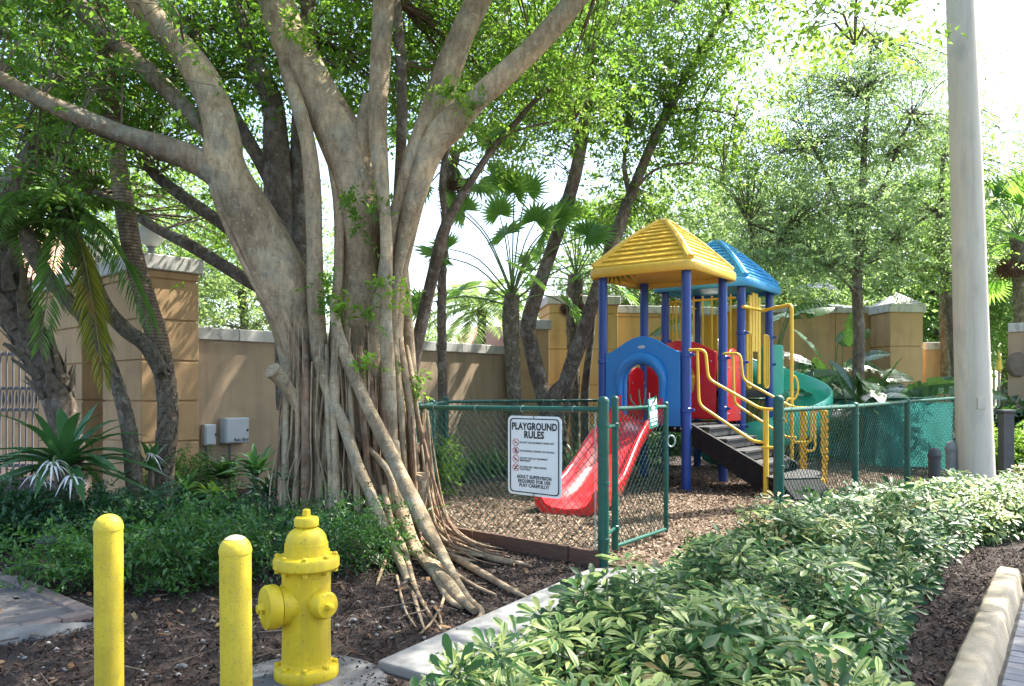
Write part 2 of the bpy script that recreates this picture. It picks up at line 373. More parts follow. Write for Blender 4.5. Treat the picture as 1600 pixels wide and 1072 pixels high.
M['wire'] = mat('wire', (.012, .060, .042), (.02, .09, .065), 30, .5)
M['wiretop'] = mat('tiewire', (.25, .36, .33), (.4, .5, .47), 30, .4)
M['screen'] = None
M['sign'] = mat('sign', (.76, .78, .75), (.80, .82, .79), 4, .4, .0)
M['black'] = mat('blackpaint', (.012, .012, .012), None, 5, .5)
M['redpaint'] = mat('redpaint', (.55, .04, .03), None, 5, .5)
M['white'] = mat('whitepaint', (.75, .77, .75), None, 5, .5)
M['signgreen'] = mat('signgreen', (.02, .24, .18), (.03, .29, .22), 5, .4)
M['hyd'] = mat('hydrant_yellow', (.60, .43, .012), (.76, .58, .02), 9, .58, .25, 50, c3=(.40, .30, .04), c3scale=50, c3cut=(.60, .74), dist=.004)
M['bollard'] = mat('bollard_yellow', (.58, .43, .02), (.78, .60, .035), 7, .6, .2, 80, c3=(.34, .27, .08), c3scale=150, c3cut=(.55, .74), dist=.003)
M['scuff'] = mat('scuff', (.55, .50, .30), (.36, .34, .24), 30, .7)
M['blue'] = mat('post_blue', (.015, .058, .28), (.022, .07, .32), 4, .35, .0, c3=(.05, .07, .26), c3scale=30, c3cut=(.66, .75))
M['panelblue'] = mat('panel_blue', (.02, .20, .55), (.03, .23, .60), 3, .38, .02, 40)
M['red'] = mat('plastic_red', (.66, .012, .018), (.72, .016, .022), 3, .28, .02, 40, coat=.25, c3=(.55, .06, .06), c3scale=28, c3cut=(.66, .8))
M['roofyellow'] = mat('roof_yellow', (.84, .50, .055), (.88, .57, .10), 3, .42, .03, 40, c3=(.70, .42, .06), c3scale=16, c3cut=(.6, .8))
M['roofblue'] = mat('roof_blue', (.045, .33, .68), (.07, .38, .72), 3, .38, .03, 40)
M['pipe'] = mat('pipe_yellow', (.80, .50, .04), (.84, .55, .06), 6, .4, .0)
M['chain'] = mat('chain_yellow', (.78, .48, .012), (.84, .54, .03), 9, .4, .05)
M['slidegreen'] = mat('slide_green', (.055, .48, .33), (.075, .53, .37), 3, .3, .02, 40, coat=.2)
M['deck'] = mat('deck_black', (.007, .007, .008), (.014, .014, .015), 12, .6, .25, 60, spec=.2, c3=(.028, .027, .026), c3scale=26, c3cut=(.62, .75))
M['tread'] = mat('tread_grey', (.032, .033, .035), (.055, .055, .057), 9, .7, .35, 90, c3=(.14, .13, .12), c3scale=20, c3cut=(.6, .75))
M['bolt'] = mat('bolt', (.45, .45, .44), (.55, .55, .54), 10, .35); M['bolt'].node_tree.nodes['Principled BSDF'].inputs['Metallic'].default_value = .8
M['box'] = mat('boxgrey', (.46, .50, .53), (.52, .56, .59), 4, .5, .05)
M['globe'] = mat('globe', (.72, .70, .66), (.78, .76, .72), 4, .4)
M['pole'] = mat('pole_concrete', (.62, .565, .465), (.71, .655, .55), 2.5, .8, .25, 150, c3=(.47, .44, .375), c3scale=5, c3cut=(.55, .8), stretch=(1, 1, .4))
streaks(M['hyd'], (.20, .14, .05), .8, 9.); streaks(M['bollard'], (.26, .20, .07), .8, 9.); streaks(M['pole'], (.22, .20, .17), .7, 5.); streaks(M['cap'], (.14, .13, .12), 1., 6.)
M['lampdark'] = mat('lampdark', (.05, .055, .06), (.08, .085, .09), 8, .6)
M['lampgrey'] = mat('lampgrey', (.20, .21, .22), (.28, .29, .30), 8, .5)
M['timber'] = mat('timber', (.085, .045, .03), (.15, .085, .055), 6, .85, .5, 40, stretch=(1, 1, 6))
M['twig'] = mat('twig', (.10, .075, .055), (.17, .13, .10), 9, .9)
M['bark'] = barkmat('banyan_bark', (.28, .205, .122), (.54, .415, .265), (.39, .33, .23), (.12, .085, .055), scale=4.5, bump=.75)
M['barkbrown_shaded'] = barkmat('banyan_brown_shaded', (.16, .12, .08), (.34, .265, .185), (.27, .25, .19), (.08, .06, .04), scale=4.5, bump=.8)  # browner bark, with the shade on the upper-left limbs put into its colour
M['rootred'] = barkmat('root_red', (.17, .095, .055), (.33, .21, .135), (.30, .22, .15), (.09, .05, .03), scale=7., bump=.4)
M['root'] = barkmat('root_bark', (.27, .185, .108), (.52, .395, .26), (.39, .29, .185), (.16, .10, .06), scale=7., bump=.4)
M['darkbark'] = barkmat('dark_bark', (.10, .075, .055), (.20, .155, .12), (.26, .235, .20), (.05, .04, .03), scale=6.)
M['palmbark'] = barkmat('palm_bark', (.20, .145, .10), (.32, .24, .175), (.38, .30, .23), (.10, .07, .05), rings=9., scale=5.)
M['palmrough'] = barkmat('palm_rough', (.10, .085, .06), (.21, .18, .13), (.28, .26, .20), (.04, .035, .025), scale=14., bump=1.)
M['fibre'] = mat('fibre', (.09, .045, .03), (.17, .09, .06), 18, .95, .6)
M['leaf_banyan'] = leafmat('leaf_banyan', (.03, .095, .017), (.07, .18, .03), (.32, .58, .06), .48, .35, .5, (.40, .30, .04))
M['leaf_bright'] = leafmat('leaf_bright', (.05, .14, .02), (.10, .23, .04), (.40, .62, .08), .5, .4, .4)
M['leaf_silver'] = leafmat('leaf_silver', (.08, .18, .06), (.24, .35, .16), (.46, .66, .20), .5, .28, .9, pale=(.48, .55, .42))
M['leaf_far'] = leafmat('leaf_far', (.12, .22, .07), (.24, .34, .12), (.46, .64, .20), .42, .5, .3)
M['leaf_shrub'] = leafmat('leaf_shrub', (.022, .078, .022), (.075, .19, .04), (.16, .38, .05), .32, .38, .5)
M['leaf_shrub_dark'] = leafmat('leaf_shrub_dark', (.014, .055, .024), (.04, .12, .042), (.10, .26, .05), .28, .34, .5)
M['leaf_lime'] = leafmat('leaf_lime', (.16, .34, .03), (.26, .46, .05), (.4, .6, .06), .4, .4, .4)
M['leaf_strap'] = leafmat('leaf_strap', (.035, .11, .04), (.075, .20, .065), (.14, .34, .06), .25, .32, .55)
M['leaf_palm'] = leafmat('leaf_palm', (.05, .14, .035), (.12, .25, .06), (.38, .58, .10), .46, .4, .5)
M['leaf_fan'] = leafmat('leaf_fan', (.06, .17, .04), (.10, .25, .055), (.36, .62, .09), .52, .4, .5)
M['frond_yellow'] = leafmat('frond_yellow', (.12, .20, .03), (.42, .38, .05), (.6, .55, .08), .4, .45, .4)
M['leaf_paddle'] = leafmat('leaf_paddle', (.018, .066, .022), (.045, .12, .035), (.13, .28, .04), .2, .2, .9)
M['stalk'] = mat('stalk', (.10, .17, .05), (.16, .22, .08), 6, .6)
M['petal'] = leafmat('petal', (.75, .75, .72), (.85, .85, .82), (.8, .8, .75), .2, .5)
M['mulch'] = islandmat('mulch', [(0, (.012, .009, .007)), (.45, (.034, .020, .015)), (.75, (.064, .038, .028)), (.93, (.10, .07, .055)), (1, (.24, .20, .165))], .9)
M['chips'] = islandmat('chips', [(0, (.06, .038, .025)), (.35, (.15, .10, .066)), (.7, (.26, .185, .125)), (1, (.46, .365, .27))], .85)
M['litter'] = islandmat('litter', [(0, (.07, .035, .018)), (.6, (.19, .105, .05)), (.9, (.27, .17, .08)), (1, (.40, .32, .10))], .8)
M['pebble'] = mat('pebble', (.17, .16, .145), (.36, .345, .32), 9, .8, .3)
def variegated(name, green, green2, cream, lo, hi):
    m, t, b = newmat(name); L = t.links
    g = N(t, 'ShaderNodeNewGeometry'); uv = N(t, 'ShaderNodeUVMap'); tc = N(t, 'ShaderNodeTexCoord')
    sep = N(t, 'ShaderNodeSeparateXYZ'); L.new(uv.outputs[0], sep.inputs[0])
    n = N(t, 'ShaderNodeTexNoise', Scale=22., Detail=3.); L.new(tc.outputs['Object'], n.inputs['Vector'])
    # cream spreads from the edge inwards, how far differs from leaf to leaf
    e = N(t, 'ShaderNodeMath', operation='SUBTRACT'); L.new(sep.outputs[0], e.inputs[0]); e.inputs[1].default_value = .5
    a = N(t, 'ShaderNodeMath', operation='ABSOLUTE'); L.new(e.outputs[0], a.inputs[0])
    s = N(t, 'ShaderNodeMath', operation='MULTIPLY_ADD'); L.new(g.outputs['Random Per Island'], s.inputs[0]); s.inputs[1].default_value = .75; L.new(a.outputs[0], s.inputs[2])
    s2 = N(t, 'ShaderNodeMath', operation='MULTIPLY_ADD'); L.new(n.outputs[0], s2.inputs[0]); s2.inputs[1].default_value = .5; L.new(s.outputs[0], s2.inputs[2])
    r = ramp(t, [(lo, (0, 0, 0)), (hi, (1, 1, 1))]); L.new(s2.outputs[0], r.inputs[0])
    rg = ramp(t, [(0, green), (1, green2)]); L.new(g.outputs['Random Per Island'], rg.inputs[0])
    mx = N(t, 'ShaderNodeMix', data_type='RGBA'); L.new(r.outputs[0], mx.inputs[0]); L.new(rg.outputs[0], mx.inputs[6]); mx.inputs[7].default_value = (*cream, 1)
    L.new(mx.outputs[2], b.inputs['Base Color']); b.inputs['Roughness'].default_value = .38; b.inputs['Specular IOR Level'].default_value = .4
    tr = N(t, 'ShaderNodeBsdfTranslucent'); L.new(mx.outputs[2], tr.inputs[0])
    ms = N(t, 'ShaderNodeMixShader'); ms.inputs[0].default_value = .25; L.new(b.outputs[0], ms.inputs[1]); L.new(tr.outputs[0], ms.inputs[2])
    L.new(ms.outputs[0], t.nodes['Material Output'].inputs[0]); return m
M['vary'] = variegated('leaf_variegated', (.035, .105, .03), (.105, .225, .045), (.40, .46, .16), .95, 1.12)
M['varygreen'] = variegated('leaf_mostly_green', (.018, .062, .022), (.058, .155, .034), (.36, .42, .15), 1.1, 1.25)
def cloth_mat():
    m, t, b = newmat('screen_cloth'); b.inputs['Base Color'].default_value = (.02, .17, .155, 1); b.inputs['Roughness'].default_value = .6
    tr = N(t, 'ShaderNodeBsdfTranslucent'); tr.inputs[0].default_value = (.07, .36, .33, 1); mx = N(t, 'ShaderNodeMixShader'); mx.inputs[0].default_value = .5
    t.links.new(b.outputs[0], mx.inputs[1]); t.links.new(tr.outputs[0], mx.inputs[2]); t.links.new(mx.outputs[0], t.nodes['Material Output'].inputs[0]); return m
M['screen'] = cloth_mat()

# ------------------------------------------------------------------ the setting: ground, road, kerb, paths
kd = Vector((.578, .816, 0)).normalized(); kr = Vector((kd.y, -kd.x, 0))
KE = Vector((3.47, 5.72, 0)); KS = KE-kd*62
far_r = KE+kr*80
g = MB(); poly = [(-150, -150), (KS.x, KS.y), (KE.x, KE.y), (far_r.x, far_r.y), (150, -45), (150, 220), (-150, 220)]
g.add([(x, y, 0) for x, y in poly], [list(range(len(poly)))]); gr = g.build('ground', M['soil'], smooth=False, kind='structure')
r_ = MB(); a0 = KE-kd*62-kr*.05; b0 = KE-kr*.05+kd*.05; c0 = KE+kr*80+kd*.05; d0 = a0+kr*80
r_.add([Vector((p.x, p.y, -.068)) for p in (a0, b0, c0, d0)], [[0, 3, 2, 1]])
road = r_.build('road', M['joint'], smooth=False, kind='structure')
pm = []
for i in range(6):
    bm = bmesh.new(); bmesh.ops.create_cube(bm, size=1); sx, sy = .1985+random.uniform(-.002, .002), .0985
    bmesh.ops.scale(bm, vec=(sx, sy, .05), verts=bm.verts); bmesh.ops.bevel(bm, geom=[e for e in bm.edges if e.verts[0].co.z > 0 and e.verts[1].co.z > 0], offset=.005, segments=1, affect='EDGES')
    me = bpy.data.meshes.new('paver'); bm.to_mesh(me); bm.free(); me.materials.append(M['paver'][i % 3]); pm.append(me)
ang = math.atan2(kr.y, kr.x)
hm = []
for i in range(3):
    bm = bmesh.new(); bmesh.ops.create_cube(bm, size=1); bmesh.ops.scale(bm, vec=(.0965, .0985, .05), verts=bm.verts); bmesh.ops.bevel(bm, geom=[e for e in bm.edges if e.verts[0].co.z > 0 and e.verts[1].co.z > 0], offset=.005, segments=1, affect='EDGES')
    me = bpy.data.meshes.new('paver'); bm.to_mesh(me); bm.free(); me.materials.append(M['paver'][i]); hm.append(me)
for row in range(34):
    for c in range(8):
        k = .280+c*.204
        if row % 2: k = .229 if c == 0 else .178+.102+(c-1)*.204+.102
        p = KE-kd*(.11+.104*row)+kr*k
        o = link('paver', random.choice(hm if (row % 2 and c == 0) else pm), road); o.location = (p.x, p.y, -.085+random.uniform(-.003, .003)); o.rotation_euler = (random.uniform(-.01, .01), random.uniform(-.01, .01), ang+random.uniform(-.012, .012))
kerb = MB().box((KE.x-.6*kd.x+.1*kr.x, KE.y-.6*kd.y+.1*kr.y, -.16), (.12, .3, .1), Matrix.Rotation(-math.atan2(kd.x, kd.y), 3, 'Z')).build('kerb', M['kerb'], smooth=False, kind='structure')
prof = [(-.0, -.2), (0., .038), (.008, .05), (.02, .056), (.105, .056), (.124, .050), (.136, .032), (.165, -.07), (.165, -.2)]
def kerb_block(p0, p1):
    n = max(3, int((p1-p0).length/.12)); pts = [p0.lerp(p1, i/n) for i in range(n+1)]
    V, Fc = sweep(pts, prof)
    V = [v+Vector((random.gauss(0, .0018), random.gauss(0, .0018), random.gauss(0, .0022))) for v in V]
    mk('kerb_block', V, Fc, M['kerb'], kerb, sharp=50)
s = 0.012
for Ln in (1.42, 1.5, 1.5, 1.5, 1.5):
    kerb_block(KE-kd*(s+Ln), KE-kd*s); s += Ln+.008
V, Fc = sweep([KE+kd*.0-kr*.0+kr*2.2+kd*-.0, KE+kr*1.1, KE+kr*.172], [(-a, b) for a, b in prof][::-1]); mk('kerb_block', V, Fc, M['kerb'], kerb, sharp=50)

def slab(name, poly, z0, z1, m, **kw): return MB().prism(poly, z0, z1).build(name, m, smooth=False, **kw)
walk = slab('walkway', [(-.63, 3.74), (.56, 5.70), (1.28, 5.66), (.30, 3.42), (-.30, 3.50)], -.05, .045, M['concrete'], kind='structure', bevel=.012)
PLAY = [(.68, 5.97), (-.86, 7.40), (-.90, 10.8), (5.8, 15.6), (6.85, 12.1), (2.46, 7.27), (1.32, 5.72)]
play = MB().add([(x, y, .012) for x, y in PLAY], [list(range(len(PLAY)))[::-1]]).build('playground_surface', M['chip_bed'], smooth=False, kind='structure')
pth = slab('path', [(-3.9, 5.9), (-2.45, 4.62), (-2.72, 4.17), (-5.2, 3.1), (-6, 4.4)], -.04, .03, M['path'], kind='structure')
for a, b in (((-3.45, 5.47), (-2.44, 4.60)), ((-2.42, 4.60), (-2.73, 4.14)), ((-2.75, 4.14), (-4.6, 3.33))):
    a = Vector((*a, .02)); b = Vector((*b, .02)); n = max(1, round((b-a).length/.21))
    for i in range(n):
        c = a.lerp(b, (i+.5)/n); o = MB().box(c, ((b-a).length/n-.008, .09, .05), Matrix.Rotation(math.atan2(b.y-a.y, b.x-a.x)+random.uniform(-.02, .02), 3, 'Z')).build('edge_brick', M['pathedge'], pth, bevel=.006, seg=1)
eg = MB(); eg.tube([(-4.6, 3.45, -.01), (-3.3, 3.78, -.005), (-2.55, 4.22, 0), (-2.32, 4.45, -.03)], [.07, .07, .065, .05], 10, 6, wob=.06)
tag(eg.build('edging_stone', M['stonegrey'], org=(-2.8, 4.1, 0)), 'low rounded grey concrete edging beside the dark path corner', 'edging')
lawn = MB().add([(x, y, .006) for x, y in ((7.9, 12.2), (60, 5), (60, 90), (9.6, 90), (9.6, 18))], [[0, 1, 2, 3, 4]]).build('lawn', M['lawn'], smooth=False, kind='structure')
pad = MB(); pad.lathe((-.93, 3.56, -.06), [(.40, 0), (.39, .05), (.35, .075), (.1, .085)], 28); pad.build('concrete_pad', M['pad'], kind='structure')

# loose bark, wood chips, pebbles and fallen leaves
def stuff(name, V, T, m): return tag(link(name, tri_mesh(name, V, T, m)), kind='stuff')
bed = [(-6, 3.0), (-.9, 2.3), (.05, 2.8), (-.62, 3.72), (.5, 5.6), (.62, 5.9), (-.9, 7.3), (-1.0, 10.6), (-4.2, 9.6), (-7, 9)]
X, Y = scatter(bed, 84000); k = ~inpoly(X, Y, [(-3.9, 5.9), (-2.45, 4.62), (-2.72, 4.17), (-5.2, 3.1), (-6, 4.4)]); X, Y = X[k], Y[k]
stuff('bark_mulch', *flakes(X, Y, .004, .029, .0085, .5), M['mulch'])
hp = [KE-kd*4.2-kr*.02, KE-kr*.02, KE+kr*.9+kd*.15, KE+kr*.9+kd*1.6, KE-kr*1.6, KE-kd*4.2-kr*1.6]
X, Y = scatter([(p.x, p.y) for p in hp], 22000); stuff('bark_mulch', *flakes(X, Y, .004, .028, .008, .55), M['mulch'])
X, Y = scatter(PLAY, 98000); near = rng.random(len(X)) < np.clip(9.0/Y, .35, 1)
stuff('wood_chips', *flakes(X[near], Y[near], .016, .034, .012, .4), M['chips'])
X, Y = scatter([(-3.4, 3.2), (-.6, 3.0), (.3, 5.3), (.4, 6.0), (-.8, 7), (-3, 5.4)], 170); V, T = flakes(X, Y, .02, .042, .022, .5); stuff('fallen_leaves', V, T, M['litter'])
X, Y = scatter(PLAY, 160); V, T = flakes(X, Y, .03, .06, .03, .4); stuff('fallen_leaves', V, T, M['litter'])
ico = bmesh.new(); bmesh.ops.create_icosphere(ico, subdivisions=1, radius=1); iv = np.array([v.co[:] for v in ico.verts]); it = np.array([[v.index for v in f.verts] for f in ico.faces]); ico.free()
X, Y = scatter([(-3.2, 3.1), (-.75, 2.9), (.1, 4.7), (-.3, 5.2), (-2.6, 4.3)], 170); n = len(X)
sc = (.006+.013*rng.random(n)**3)[:, None, None]*(1+.5*rng.normal(size=(n, len(iv), 3))*.6)
V = iv[None]*sc*np.array([1.2, 1, .7])+np.stack([X, Y, np.full(n, .012)], 1)[:, None]
stuff('pebbles', V.reshape(-1, 3), (it[None]+np.arange(n)[:, None, None]*len(iv)).reshape(-1, 3), M['pebble'])
A = []; B = []
X, Y = scatter([(-3.2, 3.2), (-.6, 3.1), (.3, 5.2), (-.3, 6.6), (-2.6, 5.2)], 70)
for x, y in zip(X, Y):
    a = random.uniform(0, 6.28); l = random.uniform(.05, .26); A.append((x, y, .02)); B.append((x+l*math.cos(a), y+l*math.sin(a), random.uniform(.015, .06)))
stuff('fallen_twigs', *sticks(A, B, rng.uniform(.002, .006, len(A))), M['twig'])

# ------------------------------------------------------------------ walls, pillars, buildings
E2 = Vector((.67, .742, 0)).normalized(); L2 = Vector((-E2.y, E2.x, 0)); K = Vector((-4.45, 9.6, 0))
def xy(p): return (p.x, p.y)
def quad(p, a, u, b, v): return [xy(p), xy(p+a*u), xy(p+a*u+b*v), xy(p+b*v)]
def inset(poly, d):
    c = sum((Vector(p) for p in poly), Vector((0, 0)))/len(poly); out = []
    n = len(poly)
    for i in range(n):
        p = Vector(poly[i]); a = (Vector(poly[i-1])-p).normalized(); b = (Vector(poly[(i+1) % n])-p).normalized(); out.append(tuple(p+(a+b)*d))
    return out
def courses(root, poly, z0, z1, step, m, gap=.022, name='stucco_block', first=None):
    z = z0; MB().prism(inset(poly, .025), z0, z1-.01).build('core', m, root, smooth=False)
    while z < z1-.01:
        t = min(z+(first if first and z == z0 else step), z1); MB().prism(poly, z, t-(gap if t < z1 else 0)).build(name, m, root, smooth=False, bevel=.008, seg=1); z = t
def cap(root, poly, z, h, over, m=None): MB().prism(inset(poly, -over), z+.002, z+h).build('cap', m or M['cap'], root, smooth=False, bevel=.012, seg=1)
pl = thing('entrance_pillar', 'broad tan stucco pillar with grooved bands and pale cap behind the curved palm trunks', 'pillar', K)
b1 = quad(K, E2, .72, L2, 1.16); courses(pl, b1, 0, 2.78, .5, M['stucco'], first=.69)
b2 = quad(K+L2*1.93+E2*.02, E2, .70, L2, 1.7); courses(pl, b2, 0, 2.78, .5, M['stucco'], first=.69)
MB().prism(quad(K+L2*1.165+E2*.5, E2, .2, L2, .755), 0, 2.775).build('recess', M['stucco'], pl, smooth=False)
cap(pl, quad(K, E2, .72, L2, 3.63), 2.78, .19, .05)
def globe(px, Y, z, label):
    t = thing('globe_lamp', label, 'lamp', ((px-800)*Y/F, Y, z), 'globe lamps on the entrance pillar')
    o = ORG[t.name]; MB().lathe(o, [(.09, 0), (.09, .02), (.045, .04), (.04, .12), (.065, .14)], 18).build('base', M['lampgrey'], t)
    MB().lathe(o+Vector((0, 0, .14)), [(.05, 0)]+[(.155*math.cos(a), .15+.155*math.sin(a)) for a in [(-70+10*i)*PI/180 for i in range(16)]]+[(.004, .305)], 24).build('globe', M['globe'], t)
globe(153, 10.75, 2.972, 'round white globe lamp on the left end of the pillar cap')
globe(236, 10.0, 2.972, 'round white globe lamp partly behind the curved palm trunk')
MW = K+E2*.73+L2*.13
wl = thing('boundary_wall', 'long tan boundary wall with grey coping running behind the banyan and playground', 'wall', MW)
for s0, s1 in ((0, 1.3), (1.312, 3.1), (3.112, 4.4), (4.412, 5.93)): MB().prism(quad(MW+E2*s0, E2, s1-s0, L2, .2), 0, 1.97).build('wall_panel', M['stucco_shade'], wl, smooth=False)
for i in range(10): MB().prism(quad(MW+E2*(.005+i*.592)-L2*.04, E2, .586, L2, .28), 1.972, 2.13).build('coping_stone', M['cap'], wl, smooth=False, bevel=.008, seg=1)
def pillar(px0, px1, Y, H, label, m, bands=None, hip=0, capo=.05, capm=None):
    x0, x1 = (px0-800)*Y/F, (px1-800)*Y/F; d = x1-x0; p = Vector((x0, Y, 0)); t = thing('wall_pillar', label, 'pillar', ((x0+x1)/2, Y, 0))
    q = quad(p, Vector((1, .12, 0)).normalized(), d, Vector((-.12, 1, 0)).normalized(), max(d, .7))
    if bands: courses(t, q, 0, H, bands, m)
    else: MB().prism(q, 0, H).build('shaft', m, t, smooth=False)
    cap(t, q, H, .18, capo)
    if hip:
        q2 = inset(q, -.02); c = sum((Vector(v) for v in q2), Vector((0, 0)))/4
        MB().add([(*v, H+.182) for v in q2]+[(c.x, c.y, H+.182+hip)], [[0, 1, 4], [1, 2, 4], [2, 3, 4], [3, 0, 4]]).build('cap_top', capm or M['cap'], t, smooth=False)
pillar(797, 858, 14.4, 2.42, 'plain tan pillar with pale cap ending the long wall, behind the forked tree', M['stucco'])
pillar(858, 968, 16.0, 3.05, 'tall banded ochre pillar left of the play tower posts', M['stucco_gold'], .72)
def wall(px0, Y0, px1, Y1, H, label, m, caph=.16, n=3, bands=None):
    p = Vector(((px0-800)*Y0/F, Y0, 0)); q = Vector(((px1-800)*Y1/F, Y1, 0)); e = (q-p).normalized(); l = Vector((-e.y, e.x, 0)); Ln = (q-p).length
    t = thing('garden_wall', label, 'wall', p)
    for i in range(n):
        qd = quad(p+e*(Ln*i/n), e, Ln/n-.01, l, .22)
        if bands: courses(t, qd, 0, H, bands, m)
        else: MB().prism(qd, 0, H).build('wall_panel', m, t, smooth=False)
    k = max(2, int(Ln/.6))
    for i in range(k): MB().prism(quad(p+e*(Ln*i/k)-l*.04, e, Ln/k-.006, l, .3), H+.002, H+caph).build('coping_stone', M['cap'], t, smooth=False, bevel=.008, seg=1)
    return t
wall(955, 16.75, 1130, 17.2, 2.95, 'high ochre wall with grooves directly behind the play tower', M['stucco_gold'], n=2, bands=.72)
wall(1131, 17.2, 1392, 17.4, 3.0, 'high tan wall behind the big paddle-leaved plants', M['stucco'], n=3)
pillar(1391, 1446, 16.6, 2.95, 'ochre banded pillar with white peaked cap right of the paddle-leaved plants', M['stucco'], .75, .28)
wall(1446, 17.2, 1494, 17.2, 2.2, 'low orange wall piece between the peaked pillar and the concrete pole', M['stucco'], n=1)
wfr = wall(1575, 14.2, 1760, 13.2, 2.35, 'tan wall with a round dark medallion at the right edge of the view', M['stucco_shade'], n=1)
c = W(1592, 570, 14.1); R90 = Matrix.Rotation(PI/2, 3, 'X')
MB().lathe(c, [(.22, -.03), (.22, .02), (.19, .05), (.02, .07)], 28, R90).build('medallion', M['darkmed'], wfr)

# house with a tiled roof at the left edge, iron gate, far pink house
h = thing('tiled_house', 'orange house with a clay tile roof beyond the gate at the left edge', 'house', (-11.5, 16.5, 0))
MB().prism([(-17, 15.8), (-8.95, 15.8), (-8.95, 22), (-17, 22)], 0, 3.25).build('house_wall', M['stucco'], h, smooth=False)
MB().prism([(-17.2, 15.5), (-8.7, 15.5), (-8.7, 22.2), (-17.2, 22.2)], 3.252, 3.42).build('eave', M['cap'], h, smooth=False)
MB().add([(-17.2, 15.5, 3.43), (-8.7, 15.5, 3.43), (-8.7, 22.2, 3.43), (-17.2, 22.2, 3.43), (-14.4, 18.85, 5.3), (-11.4, 18.85, 5.3)], [[0, 1, 5, 4], [1, 2, 5], [2, 3, 4, 5], [3, 0, 4]]).build('roof', M['tile'], h, smooth=False)
tm = MB(); 
V = []; Fc = []
for j, (y, rr) in enumerate(((0, .12), (.42, .10))):
    for i in range(7): a = PI*i/6; V.append((rr*math.cos(a), y, rr*.75*math.sin(a)))
for i in range(6): Fc.append([i, i+1, 8+i, 7+i])
Fc.append([0, 1, 2, 3, 4, 5, 6])
tme = bpy.data.meshes.new('roof_tile'); tme.from_pydata(V, [], Fc); tme.materials.append(M['tile']); tme.polygons.foreach_set('use_smooth', [True]*6+[False])
sl = math.atan2(1.87, 3.35)
for r in range(9):
    for cidx in range(20):
        x = -8.85-cidx*.26; y = 15.48+r*.40*math.cos(sl); z = 3.44+r*.40*math.sin(sl)
        if x > -8.75-(y-15.5)*.8: continue
        o = link('roof_tile', tme, h); o.location = Vector((x, y, z))-ORG[h.name]; o.rotation_euler = (sl+random.uniform(-.02, .02), random.uniform(-.03, .03), random.uniform(-.03, .03))
gt = thing('iron_gate', 'grey metal bar gate at the left edge beside the entrance pillar', 'gate', (-7.6, 12.3, 0))
gx0, gx1, gy = -9.3, -7.05, 12.35
for i in range(22): x = gx0+.1*i; MB().box((x, gy, .98), (.022, .022, 1.9)).build('bar', M['greymetal'], gt, smooth=False)
for z in (.16, 1.02, 1.35, 1.88): MB().box(((gx0+gx1)/2, gy+.026, z), (gx1-gx0, .028, .05)).build('rail', M['greymetal'], gt, smooth=False)
for i in range(21):
    MB().lathe((gx0+.05+.1*i, gy+.0, 1.185), [(.004, -.12), (.022, -.03), (.022, .03), (.004, .12)], 6).build('bar_ornament', M['greymetal'], gt)
for x in (gx1+.06, gx0-.06): MB().box((x, gy, 1.03), (.09, .09, 2.06)).build('gate_post', M['greymetal'], gt, smooth=False)
ph = thing('pink_house', 'small far pink and yellow house seen over the wall coping', 'house', (-.6, 30, 0))
MB().prism([(-1.15, 30), (-.05, 30.2), (-.05, 34), (-1.15, 34)], 0, 3.75).build('house_wall', M['pinkwall'], ph, smooth=False)
MB().prism([(-.04, 29.6), (1.6, 29.8), (1.6, 34), (-.04, 34)], 0, 3.85).build('house_wing', M['stucco_gold'], ph, smooth=False)
MB().add([(-2.6, 29.8, 3.0), (-1.16, 29.8, 3.0), (-1.16, 33.5, 3.0), (-2.6, 33.5, 3.0), (-1.16, 31.5, 4.0)], [[0, 1, 4], [2, 3, 4], [3, 0, 4], [1, 2, 4], [3, 2, 1, 0]]).build('roof', M['tile'], ph, smooth=False)

# boxes on the wall
def wbox(s, px, py, wd, ht, dp, label, txt=None):
    p = MW+E2*s; t = thing('utility_box', label, 'electrical box', (p.x, p.y, 0)); n = -L2; R = Matrix.Rotation(math.atan2(E2.y, E2.x), 3, 'Z')
    zc = EYE-(py-HZ)*p.y/F; c = Vector((p.x, p.y, zc))+n*(dp/2+.004)
    MB().box(c, (wd, dp, ht), R).build('housing', M['box'], t, smooth=False, bevel=.01)
    MB().box(c+n*(dp/2+.007), (wd-.03, .012, ht-.03), R).build('door', M['box'], t, smooth=False, bevel=.004)
    MB().box(c+n*(dp/2+.018)+E2*(wd*.40), (.018, .012, .03), R).build('latch', M['black'], t, smooth=False)
    MB().tube([c+Vector((0, 0, -ht/2))-E2*wd*.2, Vector((c.x, c.y, .0))-E2*wd*.2], .018, 8).build('conduit', M['greymetal'], t)
    if txt: put('lettering', text_mesh(txt, .052, .0018), frame(c+n*(dp/2+.015)+E2*(wd*.14)-Vector((0, 0, ht*.37)), E2), M['black'], t)
wbox(.16, 319, 679, .155, .27, .10, 'narrower pale grey utility box on the wall beside the pillar')
wbox(.50, 352, 672, .34, .33, .16, 'wider pale grey utility box with small dark lettering on the wall', 'Rain Bird')

